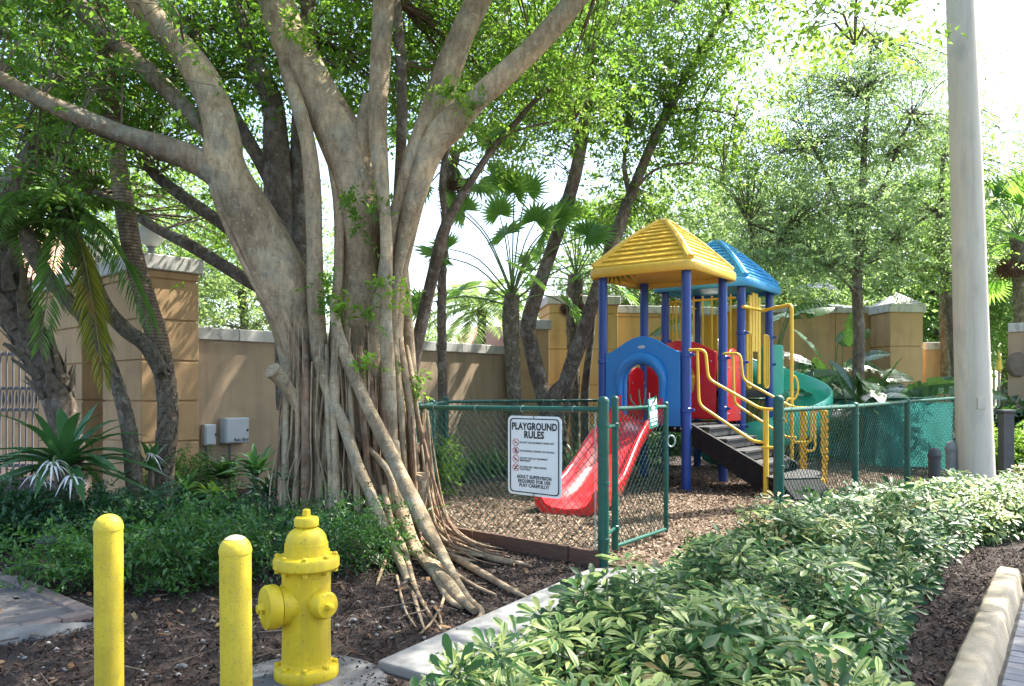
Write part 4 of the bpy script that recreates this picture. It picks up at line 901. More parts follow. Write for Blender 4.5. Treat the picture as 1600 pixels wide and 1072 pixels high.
for y, kind in ((.104, 0), (.036, 1), (-.030, 2), (-.100, 3)):
    x = -.195; ri = [(x+.036*SX*math.cos(a*PI/16)*.74+.0, y+.030*math.sin(a*PI/16)) for a in range(32)]; ro = [(x+.031*SX*math.cos(a*PI/16)*.74, y+.0255*math.sin(a*PI/16)) for a in range(32)]
    put('prohibition_ring', curve_mesh([ri, ro[::-1]], .0012), F1, M['redpaint'], rs)
    if kind == 0: ic = [[(-.014, -.004), (.0, .008), (.014, -.004), (.012, -.009), (0, 0), (-.013, -.009)]]
    elif kind == 1: ic = [[(-.004, .02), (.006, .02), (.008, .006), (.018, -.004), (.014, -.008), (.004, .0), (.01, -.02), (.004, -.021), (-.004, -.004), (-.013, -.018), (-.017, -.014), (-.006, .004)]]
    elif kind == 2: ic = [[(-.02, .006), (-.008, .01), (0, -.004), (.016, -.006), (.016, -.012), (-.004, -.012)]]
    else: ic = [[(.012, .02), (.02, .014), (.006, -.002), (.004, -.012), (-.016, -.018), (-.02, -.012), (-.006, -.004), (0, .008)]]
    for ol in ic: put('prohibition_icon', curve_mesh([[(x+px_, y+py_) for px_, py_ in ol]], .0012), F1 @ Matrix.Translation((0, 0, .0004)), M['black'], rs)
    b0, b1 = Vector((-.0255, .018)), Vector((.0255, -.018)); nn = Vector((.0018, .0026)); put('prohibition_bar', curve_mesh([[(x+p.x, y+p.y) for p in (b0+nn, b1+nn, b1-nn, b0-nn)]], .0012), F1 @ Matrix.Translation((0, 0, .0008)), M['redpaint'], rs)
for s, y in (('ADULT SUPERVISION', -.172), ('REQUIRED FOR USE', -.206), ('PLAY CAREFULLY!', -.240)): line(s, 0, y, .038, .0012, sx=.98)
for y in (SH/2-.02, -SH/2+.02):
    q = SM @ Vector((0, y, .004)); V, Fc = tube([q-fn*.035, q+fn*.006, q+fn*.006+Vector((0, 0, .035*(1 if y > 0 else -1))), q-fn*.04+Vector((0, 0, .05*(1 if y > 0 else -1)))], .0032, 6); mk('wire_tie', V, Fc, M['wire'], rs)
# timber edging under the fence
te = thing('timber_edging', 'low dark brown timber edging under the fence with the rules sign', 'edging', (-.1, 6.6, 0))
a = Vector((*GA, 0))+fn*.05; b = Vector((*GB, 0))+fn*.05
for f0, f1_ in ((.0, .13), (.135, .62), (.625, 1.)):
    p, q = a.lerp(b, f0), a.lerp(b, f1_); MB().box((p+q)/2+Vector((0, 0, .055)), ((q-p).length-.006, .045, .13), Matrix.Rotation(math.atan2(fd.y, fd.x)+random.uniform(-.008, .008), 3, 'Z')).build('board', M['timber'], te, smooth=False, bevel=.006)

# ------------------------------------------------------------------ hydrant and bollards
HB = Vector((-.925, 3.60, .02)); hy = thing('fire_hydrant', 'yellow fire hydrant beside the shorter bollard', 'fire hydrant', HB)
MB().lathe(HB, [(.108, .02), (.108, .06), (.106, .3), (.108, .45), (.112, .49)], 32).build('barrel', M['hyd'], hy)
bf = MB().lathe(HB, [(.10, 0), (.138, .002), (.142, .01), (.142, .045), (.136, .055), (.112, .06), (.109, .075)], 32).build('base_flange', M['hyd'], hy)
MB().lathe(HB, [(.139, -.035), (.141, -.03), (.141, -.008), (.138, -.004)], 32).build('ground_flange', M['hyd'], hy)
tf = MB().lathe(HB, [(.11, .478), (.138, .485), (.146, .495), (.146, .530), (.140, .54), (.105, .548)], 32).build('top_flange', M['hyd'], hy)
for k in range(8):
    a = k*PI/4+.2; p = HB+Vector((.126*math.cos(a), .126*math.sin(a), 0))
    MB().lathe(p, [(.013, .468), (.013, .486)], 6).build('bolt', M['hyd'], tf); MB().lathe(p, [(.013, .538), (.013, .552), (.008, .556)], 6).build('bolt', M['hyd'], tf); MB().lathe(p, [(.014, .05), (.014, .068), (.008, .072)], 6).build('bolt', M['hyd'], bf)
MB().lathe(HB, [(.098, .546), (.096, .60)]+[(.092*math.cos(t)**.75, .60+.075*math.sin(t)) for t in [i*PI/2/9 for i in range(8)]]+[(.040, .676)], 32).build('bonnet', M['hyd'], hy)
MB().lathe(HB, [(.045, .672), (.054, .678), (.055, .706), (.05, .715), (.02, .72)], 24).build('cap_disc', M['hyd'], hy)
MB().lathe(HB, [(.020, .715), (.018, .748), (.012, .752)], 5).build('operating_nut', M['hyd'], hy)
def outlet(d, z, prof, name, capname, capprof, nut):
    R = Vector(d).normalized().to_track_quat('Z', 'Y').to_matrix(); c = HB+Vector((0, 0, z)); o = MB().lathe(c, prof, 28, R).build(name, M['hyd'], hy)
    k = MB().lathe(c, capprof, 28, R).build(capname, M['hyd'], o); MB().lathe(c, nut, 5, R).build('cap_nut', M['hyd'], o); return R, c
R, c = outlet((-.80, -.56, 0), .335, [(.085, .02), (.084, .12), (.086, .128)], 'pumper_nozzle', 'pumper_cap', [(.080, .13), (.094, .134), (.097, .142), (.097, .178), (.090, .19), (.04, .196)], [(.026, .19), (.022, .222), (.015, .224)])
V, Fc = tube([c+R @ Vector((.02, .0, .21)), c+R @ Vector((.03, -.035, .215)), c+R @ Vector((.015, -.075, .2))], .004, 6); mk('cap_chain', V, Fc, M['hyd'], hy)
R, c = outlet((.74, -.67, 0), .345, [(.058, .03), (.056, .10), (.058, .108)], 'hose_nozzle', 'hose_cap', [(.052, .11), (.060, .113), (.061, .15), (.052, .165), (.02, .17)], [(.019, .165), (.016, .192), (.01, .194)])
V, Fc = tube([c+R @ Vector((.03, 0, .16)), c+R @ Vector((.035, -.03, .15)), c+R @ Vector((.03, -.07, .11))], .004, 6); mk('cap_chain', V, Fc, M['hyd'], hy)
R, c = outlet((-.74, .67, 0), .345, [(.058, .03), (.056, .10), (.058, .108)], 'hose_nozzle', 'hose_cap', [(.052, .11), (.060, .113), (.061, .15), (.052, .165), (.02, .17)], [(.019, .165), (.016, .192), (.01, .194)])
def bollard(x, y, top, r, lean, label, sc=False):
    t = thing('bollard', label, 'bollard', (x, y, 0)); z1 = top-r*.95
    V, Fc = MB().lathe((x, y, 0), [(r, -.2), (r, z1-.004), (r+.0015, z1)], 32).v, None
    MB().lathe((x, y, 0), [(r, -.2), (r, z1)], 36).build('post', M['bollard'], t)
    MB().lathe((x, y, 0), [(r+.0022, z1-.012), (r+.0022, z1+.002)]+[((r+.001)*math.cos(a), z1+r*.95*math.sin(a)) for a in [i*PI/2/9 for i in range(1, 9)]]+[(.003, z1+r*.95)], 36).build('dome_cap', M['bollard'], t)
    if sc: MB().lathe((x, y, 0), [((r+.0022)*math.cos(a), z1+(r*.95+.0012)*math.sin(a)) for a in (.85, 1.0, 1.2, 1.4)]+[(.002, z1+r*.951+.001)], 20).build('worn_patch', M['scuff'], t)
    t.rotation_euler.y = lean
bollard(-1.706, 3.39, .782, .057, -.006, 'clean-topped yellow steel bollard, the one farther left in front of the shrubs')
bollard(-1.032, 3.0, .762, .0575, -.008, 'yellow steel bollard with a scuffed grey dome next to the fire hydrant', True)

# ------------------------------------------------------------------ pole and small lamps
PB = Vector((6.272, 10.8, 0)); lp = thing('light_pole', 'tall tapered pale concrete light pole on the right behind the hedge', 'pole', PB)
V, Fc = tube([PB+Vector((-.0336*z*.98-.004*math.sin(z*1.1), 0, z)) for z in (-.3, 0, 1, 2, 3, 4, 5, 5.6, 6.3, 7.2, 8.4)], [.236, .232, .224, .216, .208, .2, .19, .184, .176, .166, .15], 40, 3); mk('shaft', V, Fc, M['pole'], lp, sharp=60)
MB().box(PB+Vector((-.06, -.222, 1.15)), (.11, .02, .16)).build('hand_hole_cover', M['pole'], lp, smooth=False, bevel=.004)
gp = thing('utility_post', 'slim dark grey-blue post standing just right of the concrete pole', 'post', (7.05, 11.4, 0))
MB().prism([(6.98, 11.35), (7.13, 11.35), (7.13, 11.5), (6.98, 11.5)], -.05, 1.0).build('post', M['lampdark'], gp, smooth=False, bevel=.01)
MB().prism([(6.96, 11.33), (7.15, 11.33), (7.15, 11.52), (6.96, 11.52)], 1.002, 1.04).build('top_plate', M['lampdark'], gp, smooth=False, bevel=.006)
def bollard_light(px, Y, top, m, label):
    x = (px-800)*Y/F; t = thing('bollard_light', label, 'garden light', (x, Y, 0)); c = Vector((x, Y, 0))
    MB().lathe(c, [(.075, -.05), (.075, top-.13)], 20).build('stem', m, t); MB().lathe(c, [(.082, top-.13), (.09, top-.115), (.09, top-.10), (.06, top-.03), (.02, top)], 20).build('dome', m, t); MB().lathe(c, [(.079, top-.145), (.083, top-.14), (.083, top-.13)], 20).build('collar', m, t)
bollard_light(1460, 10.6, .56, M['lampdark'], 'darker short grey garden light bollard left of the concrete pole')
bollard_light(1487, 10.9, .63, M['lampgrey'], 'paler short grey garden light bollard close to the concrete pole')
def mush(px, py, Y, label, r=.105):
    c = W(px, py, Y); t = thing('path_light', label, 'garden light', (c.x, c.y, 0)); c = Vector((c.x, c.y, 0)); z = EYE-(py-HZ)*Y/F
    MB().lathe(c, [(.03, -.03), (.03, z-.10)], 14).build('stem', M['lampdark'], t); MB().lathe(c, [(.05, z-.11), (.085, z-.045), (r, z-.035), (r+.005, z-.02), (r-.01, z), (.05, z+.006)], 20).build('shade', M['lampdark'], t)
mush(83, 839, 5.6, 'dark urn-shaped path light at the left shrub edge')
mush(118, 843, 5.75, 'dark path light half hidden in leaves behind the urn-shaped one', .09)
# closed parasols far beyond the gap in the wall
for px, py, m, lb in ((1561, 548, 'roofyellow', 'closed yellow parasol far beyond the gap right of the pole'), (1553, 545, 'white', 'closed white parasol far beyond the gap right of the pole')):
    Y = 24 if m == 'roofyellow' else 26; c = W(px, py, Y); t = thing('closed_parasol', lb, 'parasol', (c.x, Y, 0)); q = Vector((c.x, Y, 0)); z = c.z
    MB().tube([q, q+Vector((0, 0, z-.6))], .03, 8).build('pole', M['lampgrey'], t); MB().lathe(q, [(.04, z-.62), (.09, z-.56), (.06, z-.25), (.015, z)], 12).build('folded_canopy', M[m], t)
pf = thing('picket_fence', 'thin dark iron fence seen through the gap right of the concrete pole', 'fence', (10.2, 17, 0))
for i in range(18): MB().box((9.2+.14*i, 17, .7), (.022, .022, 1.4)).build('picket', M['lampdark'], pf, smooth=False)
for z in (.2, 1.3): MB().box((10.4, 17.025, z), (2.6, .02, .04)).build('rail', M['lampdark'], pf, smooth=False)

# ------------------------------------------------------------------ the banyan
def WP(pts, k=.47):
    pts = [(x, y, w_, Y if Y else (EYE-.012-w_*.0012)*F/(y-HZ)) for x, y, w_, Y in pts]
    """(px, py, width in px, distance) -> points and radii"""
    return [W(x, y, Y) for x, y, w_, Y in pts], [w_*k*Y/F for x, y, w_, Y in pts]
BR = Vector((-1.55, 7.35, 0)); by = thing('banyan_tree', 'huge banyan tree with many stems and a skirt of hanging roots left of the playground', 'tree', BR)
LIMBPTS = []
def limb(name, pts, m='bark', n=14, res=6, wob=.05, parent=None, label=None, keep=True):
    P, R = WP(pts, .34 if 'root' in name else (.36 if max(p[2] for p in pts[:8]) < 46 else .405)); V, Fc = tube(P, R, n, res, True, wob); o = mk(name, V, Fc, M[m], parent or by, sharp=80)
    if keep: LIMBPTS.extend(P)
    if label: o['label'] = label
    return o
def ext(pts, dx, dy, w_, Y, n=1): return pts+[(pts[-1][0]+dx, pts[-1][1]+dy, w_, Y)]
# heart of the trunk
limb('trunk', [(535, 850, 180, 7.55), (540, 760, 165, 7.55), (548, 660, 145, 7.5), (556, 560, 104, 7.4), (560, 470, 74, 7.3), (563, 380, 80, 7.25), (562, 310, 88, 7.2), (545, 240, 90, 7.2), (520, 190, 82, 7.2), (482, 120, 76, 7.25), (452, 60, 74, 7.3), (432, 0, 66, 7.4), (415, -90, 56, 7.6), (380, -260, 40, 7.9)], n=22, wob=.045)
# left stem and its limbs
limb('limb', [(500, 800, 60, 7.5), (496, 700, 70, 7.45), (482, 610, 84, 7.35), (464, 520, 98, 7.22), (438, 440, 102, 7.1), (405, 370, 98, 7.05), (372, 310, 92, 7.0), (352, 255, 82, 6.95), (348, 210, 66, 6.95), (330, 150, 60, 7.0), (292, 88, 54, 7.1), (225, 10, 50, 7.2), (160, -70, 42, 7.4), (60, -200, 30, 7.8)], n=20)
limb('limb', [(392, 335, 60, 7.0), (350, 278, 58, 6.95), (300, 248, 51, 6.9), (245, 228, 46, 6.85), (190, 210, 40, 6.8), (125, 184, 36, 6.7), (65, 156, 31, 6.6), (0, 122, 26, 6.5), (-90, 60, 20, 6.3)], 'barkbrown_shaded')
limb('limb', [(365, 270, 44, 7.05), (335, 215, 38, 7.1), (290, 170, 36, 7.2), (235, 115, 40, 7.3), (180, 65, 38, 7.4), (120, 5, 36, 7.5), (50, -70, 28, 7.7)], 'barkbrown_shaded')
# dark stems behind
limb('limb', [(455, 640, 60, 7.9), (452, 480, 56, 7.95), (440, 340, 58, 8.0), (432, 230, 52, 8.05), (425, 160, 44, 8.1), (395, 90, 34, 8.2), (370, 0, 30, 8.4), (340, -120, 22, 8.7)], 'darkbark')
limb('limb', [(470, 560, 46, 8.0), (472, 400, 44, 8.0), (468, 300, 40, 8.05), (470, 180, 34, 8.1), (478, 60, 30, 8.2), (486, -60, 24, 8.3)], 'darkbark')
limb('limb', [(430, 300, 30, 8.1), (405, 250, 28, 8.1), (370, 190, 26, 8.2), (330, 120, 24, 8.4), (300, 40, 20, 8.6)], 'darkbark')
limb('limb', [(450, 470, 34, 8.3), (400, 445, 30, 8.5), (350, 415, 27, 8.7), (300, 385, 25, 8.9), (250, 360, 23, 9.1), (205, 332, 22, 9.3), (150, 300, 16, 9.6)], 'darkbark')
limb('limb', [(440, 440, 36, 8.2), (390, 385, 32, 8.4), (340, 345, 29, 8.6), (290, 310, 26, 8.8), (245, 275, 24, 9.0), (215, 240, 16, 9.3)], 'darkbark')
# pale stem left of centre, straight stem in the middle
limb('limb', [(508, 640, 40, 6.95), (500, 560, 42, 6.95), (494, 470, 38, 6.95), (492, 380, 34, 6.95), (488, 290, 34, 6.95), (480, 220, 34, 6.98), (464, 160, 33, 7.05), (448, 110, 30, 7.15), (440, 60, 24, 7.3)], n=14)
limb('limb', [(612, 700, 30, 6.75), (608, 600, 30, 6.75), (603, 500, 30, 6.75), (604, 400, 26, 6.8), (600, 320, 26, 6.85), (592, 240, 36, 6.9), (590, 180, 44, 6.95), (594, 110, 44, 7.0), (598, 40, 44, 7.0), (602, -40, 42, 7.05), (606, -160, 36, 7.1), (610, -300, 28, 7.3)], n=16)
limb('limb', [(560, 250, 50, 7.15), (572, 200, 44, 7.15), (582, 150, 34, 7.15)], wob=.03)
limb('limb', [(620, 330, 20, 7.4), (628, 200, 22, 7.5), (626, 100, 24, 7.6), (618, 0, 24, 7.7), (610, -120, 20, 7.9)], 'darkbark')
# right hand stems
limb('limb', [(612, 800, 36, 7.3), (606, 640, 46, 7.3), (612, 520, 44, 7.3), (618, 420, 46, 7.25), (634, 330, 60, 7.2), (655, 255, 68, 7.15), (676, 190, 62, 7.1), (694, 130, 52, 7.1), (716, 70, 50, 7.1), (748, 0, 48, 7.15), (785, -80, 44, 7.3), (830, -220, 32, 7.6)], n=18)
limb('limb', [(616, 500, 10, 7.05), (622, 420, 20, 7.03), (642, 330, 38, 7.0), (672, 235, 54, 7.0), (705, 195, 58, 6.98), (745, 155, 48, 6.95), (795, 110, 44, 6.95), (845, 62, 41, 7.0), (895, 5, 40, 7.05), (950, -60, 36, 7.2), (1030, -170, 28, 7.5)], n=18)
limb('limb', [(588, 520, 20, 7.0), (600, 420, 24, 7.0), (615, 340, 26, 6.98), (638, 260, 26, 6.95), (660, 195, 22, 6.95)], wob=.03)
limb('limb', [(652, 700, 10, 7.45), (645, 600, 22, 7.5), (634, 470, 26, 7.5), (630, 400, 24, 7.45), (642, 330, 24, 7.4)], wob=.03)
limb('limb', [(520, 560, 26, 7.05), (526, 470, 22, 7.05), (530, 390, 22, 7.05), (528, 320, 20, 7.1), (518, 260, 18, 7.15)], 'root')
limb('limb', [(560, 700, 34, 7.0), (574, 620, 30, 7.0), (586, 540, 30, 7.02), (592, 460, 24, 7.1)], wob=.03)
# left flank ridges running into the skirt
for dx, w_ in ((0, 13), (13, 16), (30, 12)):
    limb('aerial_root', [(328+dx, 280+dx*.5, w_, 6.9), (352+dx, 350, w_, 6.9), (390+dx*.8, 430, w_+3, 6.92), (430+dx*.6, 500, w_+4, 6.95), (455+dx*.5, 570, w_+4, 6.95), (468+dx*.6, 620, w_+6, 6.95), (466+dx, 700, w_+2, 6.95), (468+dx, 800, w_, 7.0)], 'root', 10, 5, keep=False)
limb('stub', [(470, 640, 26, 6.85), (452, 610, 28, 6.8), (436, 588, 34, 6.72), (425, 578, 36, 6.66)], 'bark', 14, 4, keep=False)
# hanging roots of the skirt
rr = random.Random(5)
for i in range(104):
    f = (i+rr.random())/104; x = 440+200*f+rr.uniform(-3, 3); Y0 = 7.05-.36*math.sin(PI*f)**.8+.12*f+rr.choice((0, 0, .05, .12)); w_ = rr.choice((5, 6, 7, 8, 9, 10, 12, 14, 17)); y0 = 575+rr.uniform(-55, 60)
    x1 = x+(f-.42)*24+rr.uniform(-7, 7); ye = HZ+1.36*F/(Y0-.12*rr.random())
    pts = [(x+rr.uniform(-4, 4)-(f-.5)*46, y0-20, w_*.6, Y0+.25), (x-(f-.5)*10, y0+40, w_*.9, Y0+.04), (x+(x1-x)*.3+rr.uniform(-5, 5), y0+110, w_*.95, Y0-.02), (x+(x1-x)*.65+rr.uniform(-5, 5), 755, w_, Y0-.04), (x1, ye, w_*1.2, Y0-.08)]
    limb('aerial_root', pts, rr.choice(('root', 'root', 'bark', 'bark', 'rootred')), 8, 4, .1, keep=False)
for x, w_, y0, lean in ((452, 20, 585, -6), (466, 15, 600, -4), (478, 24, 595, 2), (512, 16, 600, 4), (524, 22, 590, 2), (548, 14, 610, 8), (566, 20, 600, 10), (584, 13, 640, 14), (600, 22, 640, 8), (622, 17, 600, 14), (634, 20, 590, 20), (646, 12, 600, 26)):
    Yf = 6.98-.34*math.sin(PI*(x-440)/210)**.8; limb('aerial_root', [(x-lean*.4, y0-60, w_*.5, Yf+.2), (x, y0, w_, Yf+.02), (x+lean*.4+rr.uniform(-3, 3), y0+70, w_*.9, Yf-.03), (x+lean+rr.uniform(-3, 3), 765, w_*.95, Yf-.07), (x+lean*1.7, 855, w_*1.3, Yf-.14)], rr.choice(('bark', 'root', 'rootred')), 10, 5, .12, keep=False)
for i in range(26):
    f = rr.random(); x = 440+200*f; Y0 = 6.98-.36*math.sin(PI*f)**.8+.1*f; w_ = rr.uniform(2, 4.5)
    limb('aerial_root', [(x, rr.uniform(500, 600), w_, Y0), (x+rr.uniform(-10, 10), 680, w_, Y0-.04), (x+rr.uniform(-14, 14)+(f-.5)*20, 760, w_, Y0-.1), (x+rr.uniform(-18, 18)+(f-.5)*34, 825, w_, Y0-.25)], 'root', 5, 3, .1, keep=False)
# thick diagonal roots
limb('aerial_root', [(520, 470, 18, 6.85), (528, 520, 25, 6.75), (546, 570, 28, 6.66), (572, 630, 30, 6.55), (604, 695, 33, 6.42), (632, 755, 34, 6.25), (662, 815, 34, 6.0), (688, 862, 27, 5.72), (712, 905, 20, 5.3), (734, 938, 16, 4.85), (752, 954, 14, 4.62), (748, 966, 11, 4.48), (728, 975, 7, 4.42)], 'bark', 14, 6, .05, keep=False)
limb('aerial_root', [(498, 560, 24, 6.8), (512, 610, 28, 6.7), (536, 660, 27, 6.6), (556, 720, 26, 6.5), (580, 775, 24, 6.35), (606, 835, 23, 6.1), (626, 880, 20, 5.8), (637, 908, 16, 5.45)], 'bark', 14, 6, .05, keep=False)
limb('aerial_root', [(496, 590, 26, 6.85), (494, 650, 24, 6.82), (497, 720, 25, 6.8), (494, 800, 26, 6.78), (492, 840, 30, 6.75)], 'bark', 12, 5, .06, keep=False)
limb('aerial_root', [(545, 650, 15, 6.7), (565, 690, 15, 6.68), (590, 715, 15, 6.6), (610, 745, 16, 6.5), (620, 800, 18, 6.45)], 'bark', 10, 5, .05, keep=False)
limb('aerial_root', [(612, 690, 32, 6.7), (616, 740, 34, 6.6), (628, 800, 34, 6.45), (650, 860, 26, 6.2), (680, 900, 20, 5.55), (700, 935, 15, 4.95), (722, 950, 9, 4.72)], 'bark', 12, 5, .06, keep=False)
limb('aerial_root', [(600, 760, 16, 6.5), (612, 820, 16, 6.3), (632, 860, 14, 6.05), (648, 915, 12, 5.3), (668, 955, 10, 4.7), (690, 985, 7, 4.35)], 'root', 8, 5, keep=False)
limb('aerial_root', [(640, 640, 14, 7.1), (650, 720, 15, 7.0), (656, 790, 16, 6.75), (672, 846, 17, 6.45), (712, 872, 18, None), (760, 900, 17, None), (800, 922, 13, None), (832, 938, 7, None)], 'root', 10, 6, keep=False)
limb('aerial_root', [(628, 760, 16, 6.6), (640, 820, 16, 6.4), (664, 868, 16, 6.1), (700, 890, 14, None), (740, 915, 11, None), (775, 930, 6, None)], 'root', 8, 6, keep=False)
limb('surface_root', [(652, 800, 20, 6.7), (690, 838, 20, 6.75), (730, 860, 18, None), (775, 874, 15, None), (812, 880, 10, None), (830, 884, 5, None)], 'root', 8, 6, .1, keep=False)
limb('surface_root', [(646, 860, 26, 6.2), (672, 884, 30, 5.9), (698, 910, 28, None), (720, 936, 22, None), (742, 955, 18, None)], 'bark', 10, 6, .1, keep=False)
for pts in ([(630, 850, 10, 6.2), (640, 905, 11, 5.6), (652, 950, 9, None), (664, 985, 5, None)], [(655, 890, 9, 5.9), (668, 930, 9, 5.3), (684, 955, 7, None), (690, 975, 4, None)], [(612, 850, 9, 6.2), (596, 892, 8, None), (588, 915, 5, None)], [(664, 640, 8, 7.2), (660, 720, 9, 7.0), (668, 790, 9, 6.9), (705, 842, 8, 7.0), (760, 866, 6, None)],
            [(700, 905, 8, None), (690, 945, 7, None), (672, 975, 6, None), (655, 990, 3, None)], [(620, 900, 7, None), (632, 950, 6, None), (650, 980, 4, None)]):
    limb('surface_root', pts, 'root', 8, 5, .08, keep=False)
for i in range(46):
    f = rr.random(); x0 = rr.uniform(636, 668); y0 = rr.uniform(640, 790); x2 = rr.uniform(672, 800); y2 = rr.uniform(832, 878)+(x2-672)*.05; w_ = rr.uniform(3.5, 8)
    Y2 = 1.28*F/(y2-HZ); Y0 = 7.1-.3*rr.random(); xm = x0+(x2-x0)*rr.uniform(.12, .3); ym = y0+(y2-y0)*rr.uniform(.62, .8)
    limb('surface_root', [(x0, y0, w_, Y0), (xm, ym, w_, Y0*.6+Y2*.4), (x0+(x2-x0)*.6, ym+(y2-ym)*.75, w_, Y2), (x2, y2, w_*.6, None)], rr.choice(('root', 'rootred', 'bark')), 6, 5, .1, keep=False)
# cut stump at the foot
sb = thing('cut_stump', 'short grey cut stump among the banyan roots beside the fence', 'stump', W(655, 835, 6.75))
V, Fc = tube(*WP([(652, 845, 32, 6.75), (655, 800, 27, 6.75), (657, 760, 25, 6.75), (658, 738, 25, 6.75)]), 14, 4, True, .04); mk('stump_wood', V, Fc, M['bark'], sb, sharp=60)
V, Fc = tube(*WP([(636, 800, 14, 6.7), (646, 770, 11, 6.7), (655, 742, 9, 6.68)]), 8, 4, True, .04); mk('side_shoot', V, Fc, M['bark'], sb, sharp=60)
# little leaf sprays growing out of the trunk
sprs = []
for (px, py, Y) in ((540, 320, 6.85), (590, 330, 6.8), (565, 350, 6.85), (520, 480, 6.8), (505, 445, 6.75), (600, 455, 6.7), (625, 460, 6.7), (570, 570, 6.7), (690, 145, 6.8), (715, 155, 6.8), (735, 170, 6.8), (540, 465, 6.75), (575, 490, 6.75), (640, 590, 6.9), (650, 610, 7), (455, 35, 7), (470, 60, 7)):
    c = np.array(W(px, py, Y)); n = 9; C = c+rng.normal(size=(n, 3))*.055; V, Tt = sprigs(C, rng.normal(size=(n, 3))*.8+np.array([0, -.5, .3]), 7, .14, .06); o0 = np.array(ORG[by.name]); link('leaf_spray', tri_mesh('leaf_spray', V-o0, Tt, M['leaf_lime'] if rng.random() < .3 else M['leaf_bright']), by)['kind'] = 'stuff'

# ------------------------------------------------------------------ other trees
def tree(label, base, stems, m, name='slender_tree', group=None):
    t = thing(name, label, 'tree', base, group); pts = []
    for i, s_ in enumerate(stems):
        P, R = WP(s_, .35); V, Fc = tube(P, R, 12, 5, True, .05); mk('trunk' if i == 0 else 'limb', V, Fc, M[m], t, sharp=80); pts += P
    return t, pts
t_lean, lean_pts = tree('dark leaning slender tree forking just right of the banyan trunk', G(622, 790), [
    [(612, 790, 34, 9.1), (628, 680, 32, 9.1), (642, 590, 30, 9.1), (658, 510, 28, 9.1), (676, 430, 26, 9.1), (692, 365, 27, 9.1), (710, 325, 22, 9.1), (738, 280, 17, 9.1), (770, 232, 15, 9.15), (806, 192, 13, 9.2), (842, 152, 11, 9.3), (890, 120, 8, 9.5)],
    [(698, 345, 18, 9.1), (691, 300, 15, 9.1), (694, 255, 14, 9.15), (704, 215, 13, 9.2), (715, 170, 8, 9.3)], [(790, 210, 7, 9.2), (840, 195, 6, 9.3), (900, 185, 4, 9.5)]], 'darkbark')
t_v, v_pts = tree('forked tree with two dark trunks rising from one foot behind the back fence', (.68, 12.9, 0), [
    [(868, 745, 46, 12.9), (856, 650, 37, 12.9), (842, 590, 34, 12.9), (830, 540, 34, 12.9), (826, 505, 34, 12.9), (845, 440, 32, 12.9), (874, 355, 30, 12.9), (898, 275, 28, 12.9), (912, 200, 26, 12.9), (924, 100, 24, 12.9), (938, 10, 21, 12.9), (955, -120, 16, 12.9), (960, -300, 10, 13)],
    [(868, 745, 40, 12.8), (876, 640, 40, 12.7), (890, 580, 36, 12.7), (908, 530, 34, 12.7), (930, 460, 30, 12.8), (960, 375, 27, 12.9), (984, 310, 25, 13), (1016, 232, 22, 13.1), (1052, 160, 20, 13.2), (1092, 88, 17, 13.3), (1132, 22, 13, 13.4), (1190, -90, 8, 13.6)],
    [(905, 240, 14, 12.9), (890, 170, 11, 12.8), (860, 110, 8, 12.7)], [(985, 310, 12, 13), (975, 260, 10, 13.1), (982, 200, 7, 13.2)], [(1040, 180, 9, 13.2), (1090, 170, 7, 13.2), (1150, 180, 4, 13.2)], [(930, 60, 12, 12.9), (985, 20, 9, 13), (1060, 0, 6, 13.2)], [(962, 368, 7, 12.8), (1010, 275, 6, 12.6), (1080, 255, 5, 12.5), (1130, 270, 3, 12.4)]], 'darkbark')
mk('stump_burl', *tube(*WP([(866, 690, 44, 12.5), (862, 640, 38, 12.5), (870, 612, 30, 12.5), (884, 595, 16, 12.5)]), 12, 4, True, .1), M['darkbark'], t_v, sharp=80)
t_thin, thin_pts = tree('thin brown straight trunk between the forked tree and the play tower', (1.55, 15.6, 0), [[(916, 735, 20, 14.4), (914, 620, 19, 14.4), (922, 540, 17, 14.4), (928, 480, 15, 14.4), (945, 400, 12, 14.4), (958, 330, 8, 14.4)]], 'darkbark')
t_sil, sil_pts = tree('dark trunked tree with a wide silvery green crown standing among paddle-leaved plants', (6.3, 14.6, 0), [
    [(1338, 735, 30, 14.6), (1340, 610, 26, 14.6), (1342, 520, 24, 14.6), (1339, 440, 24, 14.6), (1344, 380, 22, 14.6), (1347, 320, 18, 14.6), (1350, 240, 13, 14.6), (1356, 150, 9, 14.7), (1362, 60, 5, 14.7)],
    [(1342, 390, 13, 14.6), (1320, 340, 12, 14.5), (1300, 290, 10, 14.4), (1270, 230, 6, 14.3)], [(1346, 350, 12, 14.6), (1375, 300, 10, 14.5), (1400, 240, 8, 14.4), (1425, 180, 5, 14.3)], [(1338, 430, 12, 14.6), (1290, 395, 10, 14.3), (1230, 370, 7, 14.0), (1170, 350, 4, 13.8)],
    [(1342, 420, 11, 14.6), (1400, 370, 9, 14.8), (1460, 330, 6, 15), (1520, 290, 4, 15.3)], [(1340, 460, 9, 14.5), (1310, 430, 7, 14.2), (1296, 420, 5, 14)]], 'darkbark')
t_r, r_pts = tree('rough vine-clad trunk just left of the concrete pole', (8.3, 15.0, 0), [[(1494, 740, 22, 15), (1496, 620, 20, 15), (1490, 520, 22, 15), (1482, 440, 26, 15), (1474, 380, 24, 15), (1470, 330, 14, 15), (1475, 240, 8, 15), (1490, 150, 5, 15)]], 'darkbark')

